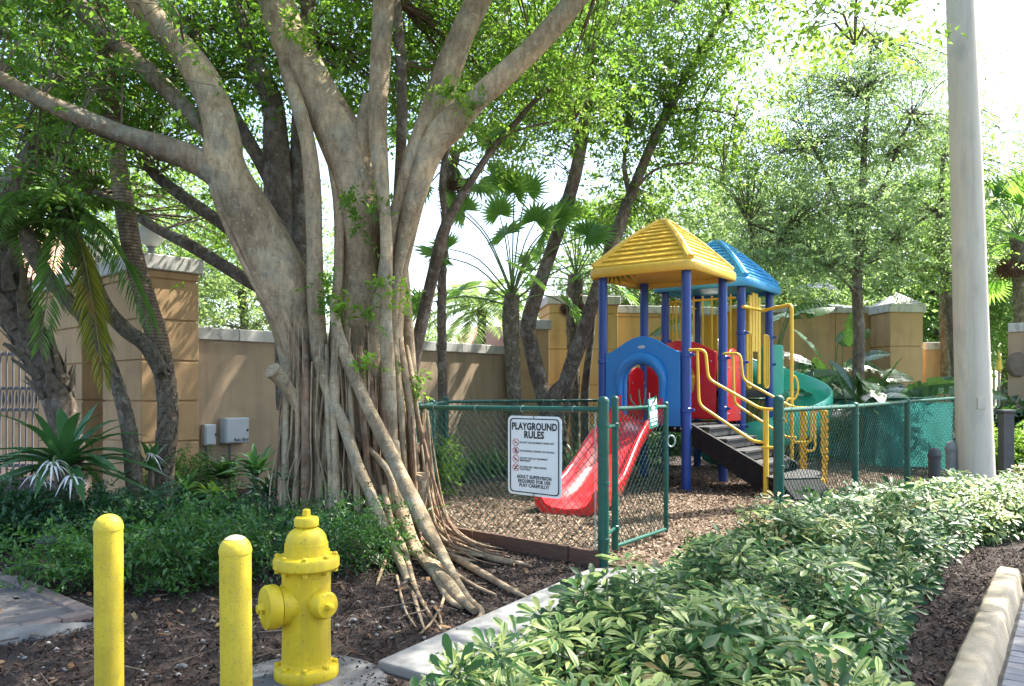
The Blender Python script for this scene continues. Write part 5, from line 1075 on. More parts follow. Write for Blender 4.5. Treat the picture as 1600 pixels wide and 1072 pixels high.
# ------------------------------------------------------------------ palms
def frond_mesh(base, d, length, droop, leaflet, n=34, wid=.022, rise=.0, hang=.25):
    d = Vector(d).normalized(); pts = [Vector(base)+d*(length*t)+Vector((0, 0, rise*t-droop*t*t)) for t in np.linspace(0, 1, 12)]
    P = np.array([p[:] for p in pts]); tt = np.linspace(.12, 1, n); idx = np.clip((tt*11).astype(int), 0, 10); fr = (tt*11-idx)[:, None]
    Q = P[idx]*(1-fr)+P[idx+1]*fr; tg = unit(P[idx+1]-P[idx]); sd_ = unit(np.cross(tg, np.array([0, 0, 1.])))
    ln = leaflet*np.sin(PI*(.12+.8*tt))**.6*(.85+.3*rng.random(n)); PP = []; DD = []; LL = []
    for s in (1, -1):
        PP.append(Q); DD.append(unit(sd_*s+tg*(.35+.5*tt[:, None])+np.array([0, 0, -hang])+rng.normal(size=(n, 3))*.08)); LL.append(ln)
    PP = np.concatenate(PP); DD = np.concatenate(DD); LL = np.concatenate(LL); V, Tt = leaves(PP, DD, np.tile(np.array([0, 0, 1.]), (len(PP), 1)), LL, np.full(len(PP), wid), .3)
    A, T2 = sticks(P[:-1], P[1:], np.linspace(.011, .003, 11)); return np.concatenate([V, A]), np.concatenate([Tt, T2+len(V)])
def frond(parent, *a, m='leaf_palm', **k):
    V, Tt = frond_mesh(*a, **k); link('frond', tri_mesh('frond', V-np.array(ORG[parent.name]), Tt, M[m]), parent)
def fanfrond(parent, base, d, pet, rad, m='leaf_fan', nseg=26, tilt=None):
    d = Vector(d).normalized(); b = Vector(base); c = b+d*pet+Vector((0, 0, -.12*pet*pet)); P, R = spline([b, b+d*pet*.5+Vector((0, 0, .02)), c], [.016, .012, .009], 4)
    ax = (c-P[-3]).normalized(); n_ = Vector(tilt or (random.gauss(0, .5), -.8, .5)); n_ = (n_-ax*n_.dot(ax)).normalized(); sd_ = ax.cross(n_)
    a = np.linspace(-2.15, 2.15, nseg); D = np.cos(a)[:, None]*np.array(ax)+np.sin(a)[:, None]*np.array(sd_)+np.array(n_)*(.12*np.random.default_rng(int(abs(base[0]*1000))+nseg).random((nseg, 1)))
    L = rad*(.78+.22*np.cos(a))*(.92+.14*rng.random(nseg)); V, Tt = leaves(np.tile(np.array(c), (nseg, 1)), D, np.tile(np.array(n_), (nseg, 1)), L, L*.135, .25)
    V2, F2 = tube(P, R, 5); V2 = np.array([v[:] for v in V2]); q = []
    for f in F2:
        for i in range(1, len(f)-1): q.append((f[0], f[i], f[i+1]))
    o0 = np.array(ORG[parent.name]); o = link('fan_frond', tri_mesh('fan_frond', V-o0, Tt, M[m]), parent); link('petiole', tri_mesh('petiole', V2-o0, np.array(q), M['stalk']), o)
def boots(parent, P, R, n, m='fibre', L=.12):
    """stubs of old leaf bases along a palm trunk"""
    Q, RR = spline(P, R, 8); mb = MB()
    for i in range(n):
        k = int(i/n*(len(Q)-2)); p = Q[k]; ax = (Q[k+1]-Q[k]).normalized(); a = i*2.4; x = ax.orthogonal().normalized(); y = ax.cross(x); o = (x*math.cos(a)+y*math.sin(a)); r = RR[k]
        b = p+o*r*.85; t = b+o*L*random.uniform(.25, .6)+ax*L*random.uniform(.5, 1.25)+ax.cross(o)*L*random.uniform(-.3, .3); s_ = ax.cross(o)*r*random.uniform(.16, .34); mb.add([b-s_, b+s_, t+s_*.5, t-s_*.5, b-s_+o*.01-ax*.05, b+s_+o*.01-ax*.05], [[0, 1, 2, 3], [3, 2, 5, 4], [4, 5, 1, 0], [0, 3, 4], [1, 5, 2]])
    o = mb.build('leaf_bases', M[m], parent, smooth=False); o['kind'] = 'stuff'
def palm_stem(parent, pts, m, n=12, name='trunk', b=0, bl=.06, k=.46):
    P, R = WP(pts, k); V, Fc = tube(P, R, n, 8, True, .03); mk(name, V, Fc, M[m], parent, sharp=80)
    if b: boots(parent, P, R, b, 'palmknob', bl)
    return P
M['palmknob'] = mat('palmknob', (.08, .065, .045), (.22, .185, .135), 20, .9, .4)
# big ringed palm on the left
pa = thing('curved_palm', 'curved ringed palm trunk in front of the entrance pillar', 'palm tree', G(252, 806))
palm_stem(pa, [(248, 820, 40, 8.3), (254, 740, 36, 8.3), (262, 660, 34, 8.3), (260, 600, 33, 8.3), (246, 530, 34, 8.3), (228, 470, 35, 8.3), (210, 405, 33, 8.3), (196, 330, 31, 8.3), (184, 250, 29, 8.3), (172, 160, 28, 8.3), (164, 90, 27, 8.3), (158, 10, 26, 8.3), (150, -120, 24, 8.4)], 'palmbark', 16)
boots(pa, *WP([(246, 800, 39, 8.28), (254, 740, 36, 8.28), (262, 660, 34, 8.28), (259, 600, 33, 8.28), (248, 545, 33, 8.28)]), 230, 'palmknob', .035)
# thinner stems with rough bark and hanging fronds
pb = thing('date_palm', 'slim rough date palm stem bending left out of the curved palm, with one yellowing frond', 'palm tree', W(256, 600, 8.1))
P = palm_stem(pb, [(252, 580, 26, 8.15), (228, 540, 25, 8.05), (196, 515, 24, 8.0), (165, 480, 24, 7.9), (140, 430, 26, 7.8), (118, 385, 32, 7.75), (98, 345, 36, 7.7), (88, 318, 28, 7.7)], 'palmrough', 12, b=150, bl=.03)
top = W(92, 325, 7.7)
for i in range(12):
    a = i*2.4; el = 1.1-.07*i; frond(pb, top, (math.cos(a)*math.cos(el), math.sin(a)*math.cos(el), math.sin(el)), .70+.25*random.random(), .35+.3*random.random(), .22, n=40, wid=.014)
frond(pb, W(118, 350, 7.45), (.22, -.12, -.55), 1.0, .55, .36, n=46, wid=.016, m='frond_yellow', hang=.75)
frond(pb, W(122, 320, 7.45), (.42, -.12, -.25), .95, .65, .36, n=46, wid=.016, hang=.6)
frond(pb, W(105, 330, 7.5), (.05, -.3, -.35), .95, .6, .32, n=46, wid=.015, hang=.6)
pc_ = thing('date_palm', 'slim rough date palm stem curving from the lily up to the left edge', 'palm tree', G(212, 830))
palm_stem(pc_, [(214, 840, 30, 7.7), (210, 760, 28, 7.7), (204, 690, 26, 7.7), (192, 630, 23, 7.7), (172, 570, 21, 7.7), (148, 520, 22, 7.65), (112, 475, 22, 7.6), (76, 435, 24, 7.55), (52, 395, 28, 7.5), (40, 360, 24, 7.5)], 'palmrough', 12, b=210, bl=.03)
top = W(40, 362, 7.5)
for i in range(13):
    a = i*2.4+.8; el = 1.1-.06*i; frond(pc_, top, (math.cos(a)*math.cos(el), math.sin(a)*math.cos(el), math.sin(el)), .9+.3*random.random(), .5+.4*random.random(), .25, n=40, wid=.014)
pd = thing('leaning_palm', 'stout dark leaning palm trunk with shaggy cut leaf bases at the left edge', 'palm tree', G(118, 815))
P = palm_stem(pd, [(122, 815, 56, 8.6), (110, 720, 52, 8.6), (98, 650, 50, 8.6), (76, 580, 54, 8.6), (44, 520, 58, 8.6), (18, 465, 62, 8.6), (4, 410, 60, 8.6), (-2, 350, 52, 8.6), (20, 290, 44, 8.7), (70, 220, 38, 8.8), (96, 160, 34, 8.9), (104, 80, 30, 9.0), (90, -60, 26, 9.1)], 'darkbark', 14)
boots(pd, *WP([(90, 620, 52, 8.55), (70, 570, 56, 8.55), (40, 515, 60, 8.55), (16, 460, 64, 8.55), (4, 410, 62, 8.55)]), 60, 'palmknob', .26)
# fan palms behind the back fence
def fanpalm(label, pts, m, nf, rad, pet, skirt=0, seed=1, elev=(1.35, -.25)):
    random.seed(seed); b = WP(pts)[0][0]; t = thing('fan_palm', label, 'palm tree', (b.x, b.y, 0)); P = palm_stem(t, pts, m, 12, b=90, bl=.07, k=.33); top = P[-1]
    for i in range(nf):
        a = i*2.4+random.uniform(-.3, .3); el = elev[0]+(elev[1]-elev[0])*i/nf; fanfrond(t, top+Vector((0, 0, .1-.3*i/nf)), (math.cos(a)*math.cos(el), math.sin(a)*math.cos(el), math.sin(el)), pet*random.uniform(.8, 1.15), rad*random.uniform(.8, 1.1), nseg=24+i % 3)
    if skirt:
        for i in range(skirt):
            a = i*2.4; fanfrond(t, top+Vector((.0, 0, -.25)), (math.cos(a)*.5, math.sin(a)*.5, -.9), pet*.35, rad*.5, m='fibre')
    return t
fanpalm('fan palm with a shaggy trunk and long bare leaf stalks, left of the forked tree', [(803, 745, 34, 12.2), (804, 640, 34, 12.2), (801, 560, 36, 12.2), (798, 500, 40, 12.2), (800, 460, 34, 12.2)], 'palmrough', 18, .50, 1.7, seed=3, elev=(1.45, .12))
fanpalm('fan palm with a drooping brown skirt left of the yellow roof', [(898, 740, 24, 14.6), (898, 620, 26, 14.6), (894, 520, 28, 14.6), (897, 470, 40, 14.6), (900, 430, 36, 14.6)], 'palmrough', 18, .42, 1.05, 8, seed=4, elev=(1.45, -.1))
fanpalm('tall thin fan palm stem right beside the banyan with fans at half height', [(694, 765, 24, 11.4), (692, 620, 22, 11.4), (690, 500, 21, 11.4), (692, 400, 20, 11.4), (700, 300, 20, 11.4), (712, 235, 26, 11.4)], 'darkbark', 11, .48, .70, 6, seed=6, elev=(1.2, -.75))
fanpalm('fan palm with drooping fans at the right edge behind the pole', [(1600, 640, 36, 16), (1598, 540, 34, 16), (1594, 440, 32, 16), (1590, 370, 34, 16)], 'palmrough', 20, .7, .95, 8, seed=8, elev=(1.3, -.6))
fanpalm('fan palm hidden among leaves over the wall left of the pole', [(1480, 600, 26, 17), (1476, 440, 26, 17), (1470, 350, 26, 17)], 'palmrough', 14, .6, .8, 6, seed=9, elev=(1.3, -.6))
fp = thing('feathery_palm', 'small far palm silhouetted over the wall coping', 'palm tree', (-.9, 26, 0))
palm_stem(fp, [(755, 640, 16, 26), (754, 540, 15, 26), (752, 480, 14, 26)], 'palmrough', 10, b=40, bl=.1)
for i in range(16):
    a = i*2.4; el = 1.2-.09*i; frond(fp, W(752, 480, 26), (math.cos(a)*math.cos(el), math.sin(a)*math.cos(el), math.sin(el)), 2.2, 1.2, .7, n=30, wid=.05, m='leaf_far')
random.seed(21)

# ------------------------------------------------------------------ strap-leaved and paddle-leaved plants
def strap(base, d, L, wd, droop, m, parent, n=9, name='leaf', fold=.18, ripple=0.):
    d = Vector(d).normalized(); h = Vector((d.x, d.y, 0)); h = h.normalized() if h.length > .01 else Vector((1, 0, 0)); sd_ = h.cross(Vector((0, 0, 1))); V = []; Fc = []; b = Vector(base); prev = None
    for i in range(n+1):
        t = i/n; c = b+d*L*t+Vector((0, 0, -droop*L*t*t))+h*(.18*droop*L*t*t); w_ = wd*(.55+.45*math.sin(PI*min(1, .12+t*.80)))*(1-t**3.5)*.5; rp = ripple*math.sin(i*2.1)*wd
        V += [c-sd_*w_+Vector((0, 0, w_*fold*2+rp)), c+Vector((0, 0, -.0)), c+sd_*w_+Vector((0, 0, w_*fold*2-rp))]
    for i in range(n): k = i*3; Fc += [[k, k+1, k+4, k+3], [k+1, k+2, k+5, k+4]]
    return mk(name, V, Fc, M[m], parent, sharp=60)
cl = thing('spider_lily', 'large strap-leaved lily clump with white spidery flowers at the left', 'plant', G(98, 818)); cb = W(100, 732, 7.4)
V, Fc = tube([(cb.x-.03, 7.45, -.05), (cb.x-.02, 7.42, .2), (cb.x, 7.4, cb.z)], [.075, .06, .05], 12, 4, True, .08); mk('stem', V, Fc, M['palmknob'], cl)
for i in range(44):
    a = i*2.4+random.uniform(-.35, .35); f = i/44; el = 1.25-1.1*f**.8+random.uniform(-.1, .1); strap(cb+Vector((random.gauss(0, .02), random.gauss(0, .02), random.gauss(0, .02))), (math.cos(a)*math.cos(el), math.sin(a)*math.cos(el)*.9, math.sin(el)), random.uniform(.72, 1.1), random.uniform(.10, .135), .30+.35*f+random.uniform(-.12, .2), 'leaf_strap', cl, ripple=.03)
def lilyflower(px, py, Y, n):
    c = W(px, py, Y); h = link('flower_head', None, None) if False else None
    V, Fc = tube([cb+Vector((0, -.08, 0)), (cb+c)/2+Vector((0, -.05, .10)), c], [.012, .011, .009], 8, 5); fs = mk('flower_stalk', V, Fc, M['stalk'], cl)
    for i in range(n):
        a = i*2.4; el = random.uniform(-.5, 1.1); strap(c+Vector((math.cos(a)*.03, math.sin(a)*.03, random.uniform(-.03, .05))), (math.cos(a)*math.cos(el), math.sin(a)*math.cos(el), math.sin(el)), random.uniform(.09, .15), .020, 1.3, 'petal', fs, 6, 'petal')
lilyflower(82, 728, 6.95, 20); lilyflower(60, 752, 6.9, 10); lilyflower(112, 748, 6.9, 11)
def strapclump(label, px, py, n, L, wd, m, Y, cat='plant', elr=(1.4, .35), dr=(.3, .7), name='leafy_plant', flower=False, group=None):
    c = W(px, py, Y); t = thing(name, label, cat, (c.x, c.y, 0), group); b = Vector((c.x, c.y, max(0, c.z)))
    if c.z > .08: V, Fc = tube([Vector((c.x, c.y, -.03)), b], [.04, .03], 8, 3); mk('stem', V, Fc, M['palmknob'], t)
    for i in range(n):
        a = i*2.4+random.uniform(-.3, .3); f = i/n; el = elr[0]+(elr[1]-elr[0])*f; strap(b+Vector((random.gauss(0, .02), random.gauss(0, .02), 0)), (math.cos(a)*math.cos(el), math.sin(a)*math.cos(el), math.sin(el)), L*random.uniform(.7, 1.15), wd*random.uniform(.7, 1.2), random.uniform(*dr), m, t, ripple=.02)
    return t, b
t, b = strapclump('smaller strap-leaved lily with one white flower beside the curved palm foot', 236, 735, 16, .55, .06, 'leaf_strap', 7.9)
for i in range(12):
    a = i*2.4; el = random.uniform(-.2, 1.3); strap(W(237, 712, 7.6), (math.cos(a)*math.cos(el), math.sin(a)*math.cos(el), math.sin(el)), random.uniform(.10, .16), .014, 1.2, 'petal', t, 6, 'petal')
strapclump('broad-leaved dark plant under the wider utility box', 352, 748, 22, .50, .12, 'leaf_paddle', 9.2)
strapclump('arching leafy plant between the utility boxes and the banyan', 400, 742, 26, .55, .075, 'leaf_strap', 8.7)
strapclump('low arching plant left of the banyan skirt', 420, 775, 24, .45, .06, 'leaf_paddle', 8.1)
strapclump('narrow-leaved plant in front of the entrance pillar corner', 292, 770, 24, .48, .045, 'leaf_strap', 8.8)
strapclump('lime green young plant left of the banyan foot', 335, 775, 16, .26, .055, 'leaf_lime', 7.3, elr=(1.3, .3))
# grassy clumps along the wall behind the fence: one built, the rest copied with their leaves
gsrc = thing('grassy_clump', 'arching grassy clump in the row along the wall behind the back fence', 'plant', (0, 0, 0), 'grassy clumps along the wall behind the fence')
for i in range(70):
    a = i*2.4; el = 1.35-1.0*random.random(); strap((random.gauss(0, .06), random.gauss(0, .06), 0), (math.cos(a)*math.cos(el), math.sin(a)*math.cos(el), math.sin(el)), random.uniform(.38, .72), .026, random.uniform(.3, .9), 'leaf_strap', gsrc, 5)
def copytree(o, loc, rz, sc_=1.):
    c = o.copy(); COL.objects.link(c); c.location = loc; c.rotation_euler.z = rz; c.scale = (sc_,)*3
    for ch in o.children: d = ch.copy(); COL.objects.link(d); d.parent = c
    return c
first = True
for i in range(22):
    px = 648+i*15.5+random.uniform(-5, 5); Y = 11.35+.0048*(px-648)+random.uniform(.0, .75)*(1+(px-648)/500); loc = Vector(((px-800)*Y/F, Y, 0))
    if first: gsrc.location = loc; first = False
    else: copytree(gsrc, loc, random.uniform(0, 6.28), random.uniform(.85, 1.25))
# paddle-leaved plants
def paddle(parent, base, d, pet, L, wd, bend, nseg=11, m='leaf_paddle'):
    d = Vector(d).normalized(); h = Vector((d.x, d.y, 0)); h = h.normalized() if h.length > .05 else Vector((1, 0, 0)); b = Vector(base); c = b+d*pet
    V, Fc = tube([b, b+d*pet*.5, c], [.022, .017, .011], 6, 3); st_ = mk('leaf_stalk', V, Fc, M['stalk'], parent)
    d2 = (d+h*bend-Vector((0, 0, bend*.7))).normalized(); roll = random.uniform(.25, 1.25)*(1 if h.x > 0 else -1); sd_ = (Matrix.Rotation(roll, 3, d2) @ h.cross(Vector((0, 0, 1)))).normalized(); up = sd_.cross(d2); V = []; Fc = []
    for side in (-1, 1):
        for i in range(nseg):
            cutb = .45 if random.random() < .14 else 1.
            t0, t1 = i/nseg, (i+1)/nseg-.006; k = len(V)
            def pt(t, s): 
                w_ = wd*.5*(math.sin(PI*min(1, .10+t*.90))**.62); cc = c+d2*L*t-Vector((0, 0, bend*.35*L*t*t)); s = s*cutb; return cc+sd_*side*w_*s+up*(w_*s*.35)-Vector((0, 0, w_*s*s*(.25+.1*random.random())))
            V += [pt(t0, 0), pt(t0, .55), pt(t0, 1), pt(t1, 0), pt(t1, .55), pt(t1, 1)]; f = [[k, k+1, k+4, k+3], [k+1, k+2, k+5, k+4]]; Fc += f if side > 0 else [q[::-1] for q in f]
    mk('leaf_blade', V, Fc, M[m], st_, sharp=60)
def paddleplant(label, px, Y, n, H, L, wd, spread=.9, seed=2, lean=(0, 0)):
    random.seed(seed); x = (px-800)*Y/F; t = thing('paddle_leaved_plant', label, 'plant', (x, Y, 0))
    for i in range(n):
        a = i*2.4+random.uniform(-.4, .4); s_ = spread*(.25+.75*random.random()); d = (math.cos(a)*s_+lean[0], math.sin(a)*s_*.8+lean[1], 1.1); paddle(t, (x+random.gauss(0, .12), Y+random.gauss(0, .12), 0), d, H*random.uniform(.55, 1.1), L*random.uniform(.75, 1.15), wd*random.uniform(.8, 1.15), random.uniform(.25, 1.3))
paddleplant('big paddle-leaved plant around the dark trunk of the silvery tree', 1345, 14.5, 34, 1.8, 1.05, .40, 1.0, 2, (.08, -.12))
paddleplant('paddle-leaved plant with upright leaves right of the green slide', 1300, 15.8, 14, 2.1, 1.0, .38, .4, 3)
paddleplant('paddle-leaved plant with lower leaves spreading towards the peaked pillar', 1400, 15.0, 20, 1.15, .95, .34, 1.35, 5, (.15, -.1))
paddleplant('tall paddle-leaved plant behind the blue roof', 1165, 17.0-.6, 12, 3.3, 1.2, .42, .55, 7)
random.seed(33)

# ------------------------------------------------------------------ hedge of variegated leaves
def rosette_mesh(seed, m, n=8, L=.11):
    r = random.Random(seed); V = []; Fc = []; UV = []
    for i in range(n):
        a = 2*PI*i/n+r.uniform(-.12, .12); el = r.uniform(-.02, .32); l = L*r.uniform(.82, 1.12); wd = l*r.uniform(.27, .36); d = Vector((math.cos(a)*math.cos(el), math.sin(a)*math.cos(el), math.sin(el))); s = d.cross(Vector((0, 0, 1))).normalized(); u = s.cross(d)
        tw_ = r.uniform(-.25, .25); s, u = s*math.cos(tw_)+u*math.sin(tw_), u*math.cos(tw_)-s*math.sin(tw_); dr = r.uniform(.05, .3); k = len(V)
        def q(t, x): return d*(.026+l*t)-Vector((0, 0, dr*l*t*t))+s*(x*wd*.5)+u*(abs(x)*wd*.13)
        V += [q(0, 0), q(.38, 0), q(.74, 0), q(1, 0), q(.34, -.52), q(.70, -1), q(.34, .52), q(.70, 1), q(.93, -.6), q(.93, .6)]; UV += [(.5, 0), (.5, .4), (.5, .75), (.5, 1), (.1, .4), (0, .75), (.9, .4), (1, .75), (.2, .93), (.8, .93)]
        Fc += [(k, k+6, k+1), (k, k+1, k+4), (k+1, k+6, k+7), (k+1, k+7, k+2), (k+4, k+1, k+2), (k+4, k+2, k+5), (k+2, k+7, k+9), (k+2, k+9, k+3), (k+5, k+2, k+8), (k+8, k+2, k+3)]
    me = bpy.data.meshes.new('leaf_cluster'); me.from_pydata([v[:] for v in V], [], Fc); me.materials.append(m); ul = me.uv_layers.new(name='UVMap')
    idx = np.empty(len(me.loops), np.int32); me.loops.foreach_get('vertex_index', idx); uv = np.array(UV, np.float32)[idx]; ul.data.foreach_set('uv', uv.ravel()); me.polygons.foreach_set('use_smooth', [True]*len(me.polygons))
    return me, np.array([v[:] for v in V], np.float32), np.array(Fc, np.int32), np.array(UV, np.float32)
M['varypale'] = variegated('leaf_young', (.10, .25, .05), (.19, .36, .08), (.44, .51, .16), .8, 1.0)
M['varyold'] = variegated('leaf_old', (.22, .17, .05), (.34, .21, .06), (.46, .38, .14), .8, 1.1)
RM = ['varypale', 'varypale', 'vary', 'vary', 'vary', 'vary', 'varygreen', 'varygreen', 'varygreen', 'varygreen', 'varyold']
ROS = [rosette_mesh(i, M[RM[i]], 8 if i % 2 else 9, (.082, .070, .090, .076, .084, .066, .086, .074, .090, .062, .066)[i]) for i in range(11)]
def merged(name, parent, items):
    """many leaf clusters joined into one mesh of the same leaves"""
    for mm in ('varypale', 'vary', 'varygreen', 'varyold'):
        sel = [it for it in items if RM[it[0]] == mm]
        if not sel: continue
        Vs = []; Fs = []; Us = []; k = 0
        for i, Mx in sel:
            _, V, Fc, UV = ROS[i]; R = np.array(Mx); Vs.append(V @ R[:3, :3].T+R[:3, 3]); Fs.append(Fc+k); Us.append(UV); k += len(V)
        V = np.concatenate(Vs); Fc = np.concatenate(Fs); UV = np.concatenate(Us); me = tri_mesh(name, V, Fc, M[mm]); ul = me.uv_layers.new(name='UVMap'); ul.data.foreach_set('uv', UV[Fc.ravel()].ravel())
        o = link(name, me, parent); o['kind'] = 'stuff'
def hedge(label, poly, n, h0, bright, near=230, loc=None, hn=.09):
    c = loc or (sum(p[0] for p in poly)/len(poly), sum(p[1] for p in poly)/len(poly), 0); t = thing('hedge', label, 'hedge', c); c = Vector(c)
    X, Y = scatter(poly, n); P = [Vector((*p, 0)) for p in poly]; items = []; stems = ([], [])
    for x, y in zip(X, Y):
        dist = min(((Vector((x, y, 0))-P[i])-(P[i-1]-P[i])*max(0, min(1, (Vector((x, y, 0))-P[i]).dot(P[i-1]-P[i])/(P[i-1]-P[i]).length_squared))).length for i in range(len(P)))
        top = h0*(.50+.50*min(1, dist/.30)**.7)+hn*(math.sin(x*5.1+y*3.3)+math.sin(x*8.7-y*6.1)*.6+math.sin(y*11)*.3)*.5+max(0, random.gauss(0, .035))
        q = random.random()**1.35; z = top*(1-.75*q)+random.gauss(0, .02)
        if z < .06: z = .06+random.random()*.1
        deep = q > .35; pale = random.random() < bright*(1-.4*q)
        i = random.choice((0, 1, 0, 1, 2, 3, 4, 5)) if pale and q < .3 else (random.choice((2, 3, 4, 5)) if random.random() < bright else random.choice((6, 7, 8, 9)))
        s = random.uniform(.55, 1.3)
        if random.random() < .022: i = 10
        R = Matrix.Rotation(random.uniform(0, 6.28), 4, 'Z'); tl = Matrix.Rotation(abs(random.gauss(.25, .3))+(.0 if dist > .25 else .3), 4, Vector((random.gauss(1.0, .9), random.gauss(0, .9), 0)).normalized())
        items.append((i, Matrix.Translation(Vector((x, y, z))-c) @ tl @ R @ Matrix.Scale(s, 4), -y+z*3))
        if random.random() < .55: stems[0].append((x+random.gauss(0, .05)-c.x, y+random.gauss(0, .05)-c.y, 0)); stems[1].append((x-c.x, y-c.y, z-.01))
    items.sort(key=lambda it: -it[2])
    for i, Mx, _ in items[:near]:
        o = link('leaf_cluster', ROS[i][0], t); o.matrix_local = Mx
    merged('foliage', t, [(i, Mx) for i, Mx, _ in items[near:]])
    V, Tt = sticks(*stems, .0045); o = link('stems', tri_mesh('stems', V, Tt, M['stalk']), t); o['kind'] = 'stuff'
    return t
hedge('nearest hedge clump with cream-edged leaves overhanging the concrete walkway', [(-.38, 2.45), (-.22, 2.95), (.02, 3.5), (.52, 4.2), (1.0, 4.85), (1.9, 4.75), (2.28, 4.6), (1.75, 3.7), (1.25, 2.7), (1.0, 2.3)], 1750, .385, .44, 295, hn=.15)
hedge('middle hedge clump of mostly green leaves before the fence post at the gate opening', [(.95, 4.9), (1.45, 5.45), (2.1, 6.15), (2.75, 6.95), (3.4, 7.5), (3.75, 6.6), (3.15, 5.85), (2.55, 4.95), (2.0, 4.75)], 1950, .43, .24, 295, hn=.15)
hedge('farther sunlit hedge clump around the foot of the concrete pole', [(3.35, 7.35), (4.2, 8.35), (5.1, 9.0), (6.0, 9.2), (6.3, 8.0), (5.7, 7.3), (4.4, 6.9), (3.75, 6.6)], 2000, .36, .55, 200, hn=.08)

# ------------------------------------------------------------------ dark fern-leaved shrubs on the left
def shrub(label, px, py, Y, rx, ry, h, n, m='leaf_shrub', leaf=.045, name='shrub', per=7, cut=.02, leafn=12, slen=.22, cr=.12, width=.42, group=None):
    x = (px-800)*Y/F; t = thing(name, label, 'shrub', (x, Y, 0), group); crown('foliage', t, [(x, Y, h*.52, rx, ry, h*.46, n)], M[m], per=per, cr=cr, leafn=leafn, slen=slen, leaf=leaf, width=width, lowcut=lambda C: C[:, 2] > cut)
    A = []; B = []
    for i in range(14):
        a = random.uniform(0, 6.28); q = random.random()**.5; A.append((random.gauss(0, .08), random.gauss(0, .06), 0)); B.append((rx*q*math.cos(a)*.9, ry*q*math.sin(a)*.9, h*random.uniform(.4, .85)))
    V, Tt = sticks(A, B, .006); link('stems', tri_mesh('stems', V, Tt, M['twig']), t)['kind'] = 'stuff'; return t
shrub('loose bright-tipped shrub spilling over the path corner left of the left bollard', 130, 900, 5.35, .40, .35, .40, 28)
shrub('feathery dark shrub between the two yellow bollards', 285, 880, 5.35, .50, .42, .50, 55)
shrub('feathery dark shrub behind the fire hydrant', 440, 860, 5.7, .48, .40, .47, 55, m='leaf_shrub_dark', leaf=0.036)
shrub('dense small-leaved shrub right of the hydrant at the banyan roots', 565, 870, 5.85, .30, .35, .42, 37, leaf=.034)
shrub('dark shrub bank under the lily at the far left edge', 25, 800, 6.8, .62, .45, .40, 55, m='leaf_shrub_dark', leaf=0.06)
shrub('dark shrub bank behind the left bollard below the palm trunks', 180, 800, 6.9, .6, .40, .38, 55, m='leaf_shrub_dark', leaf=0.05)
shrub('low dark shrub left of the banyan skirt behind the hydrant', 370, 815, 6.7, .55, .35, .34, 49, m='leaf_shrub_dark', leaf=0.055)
shrub('low green shrub right at the front of the banyan skirt', 500, 825, 6.4, .45, .28, .30, 37)
shrub('low shrub in the corner where the wall meets the entrance pillar', 300, 730, 9.6, .5, .3, .5, 50)
shrub('leafy shrub behind the fence post beside the banyan', 668, 700, 9.8, .25, .25, .75, 34, m='leaf_bright', leaf=.06)
shrub('bright sunlit shrub right of the concrete pole', 1592, 690, 12.6, .55, .5, .72, 60, m='leaf_bright', leaf=.07)
shrub('dark broad shrub below the round medallion', 1610, 640, 13.6, .6, .4, 1.2, 60, m='leaf_paddle', leaf=.12)
shrub('low green shrub under the peaked pillar wall', 1460, 640, 16.3, .7, .4, .9, 50, m='leaf_bright', leaf=.08)
shrub('dark shrub mass at the foot of the paddle-leaved plants', 1330, 700, 15.9, 1.5, .5, 1.0, 110, leaf=.08)
shrub('low hedge-like shrub under the wall behind the red slide', 1010, 690, 14.2, .9, .4, .8, 70, m='leaf_strap', leaf=.07)

# ------------------------------------------------------------------ crowns
def PXE(px, py, Y, rx, ry, rz, n): c = W(px, py, Y); return (c.x, c.y, c.z, rx, ry, rz, n)
crown('crown', by, [
    (-1.6, 6.4, 6.6, 4.6, 3.6, 1.2, 360), PXE(60, 60, 8.2, 1.9, 1.6, 1.15, 150), PXE(215, 150, 9.4, 1.5, 1.3, 1.1, 90), PXE(520, 70, 9.2, 1.0, 1.2, .9, 70), PXE(330, 40, 8.6, 1.3, 1.2, .8, 80),
    PXE(650, 60, 9.0, 1.0, 1.1, .9, 60), PXE(790, 60, 9.0, 1.3, 1.4, .9, 90), (1.2, 7.0, 6.6, 2.6, 2.6, 1.0, 150), PXE(20, 250, 10.5, 1.4, 1.2, 1.2, 70), PXE(300, 330, 10.6, 1.2, .7, .8, 34), PXE(90, 80, 6.6, .7, .5, .4, 11), PXE(30, 250, 6.8, .5, .5, .4, 10), PXE(250, 20, 6.8, .5, .4, .2, 5), PXE(520, 110, 7.8, .35, .4, .5, 14)],
    M['leaf_banyan'], per=9, cr=.34, leafn=9, slen=.34, leaf=.075, width=.46, twig=M['twig'], limbs=LIMBPTS)
crown('crown', t_v, [
    PXE(800, 90, 12.6, 1.5, 1.4, 1.3, 80), PXE(960, 70, 12.8, 1.6, 1.5, 1.2, 110), PXE(1080, 90, 13.2, 1.3, 1.4, 1.3, 95), PXE(1000, 190, 13.4, 1.1, 1.0, .8, 60), PXE(1120, 230, 13.2, .75, .8, .7, 40), PXE(820, 190, 13.0, 1.1, 1.0, .8, 55), PXE(980, 330, 13.6, .8, .8, .6, 30), (1.4, 13, 9.0, 3.2, 2.8, 1.2, 100), (4.2, 12.0, 8.6, 2.0, 2.0, 1.0, 42)],
    M['leaf_bright'], per=8, cr=.36, leafn=9, slen=.36, leaf=.08, width=.5, twig=M['twig'], limbs=v_pts)
crown('crown', t_lean, [PXE(880, 150, 9.6, .6, .6, .4, 22), PXE(790, 235, 9.3, .3, .3, .25, 8)], M['leaf_bright'], per=7, cr=.22, leafn=9, slen=.26, leaf=.065, twig=M['twig'], limbs=lean_pts)
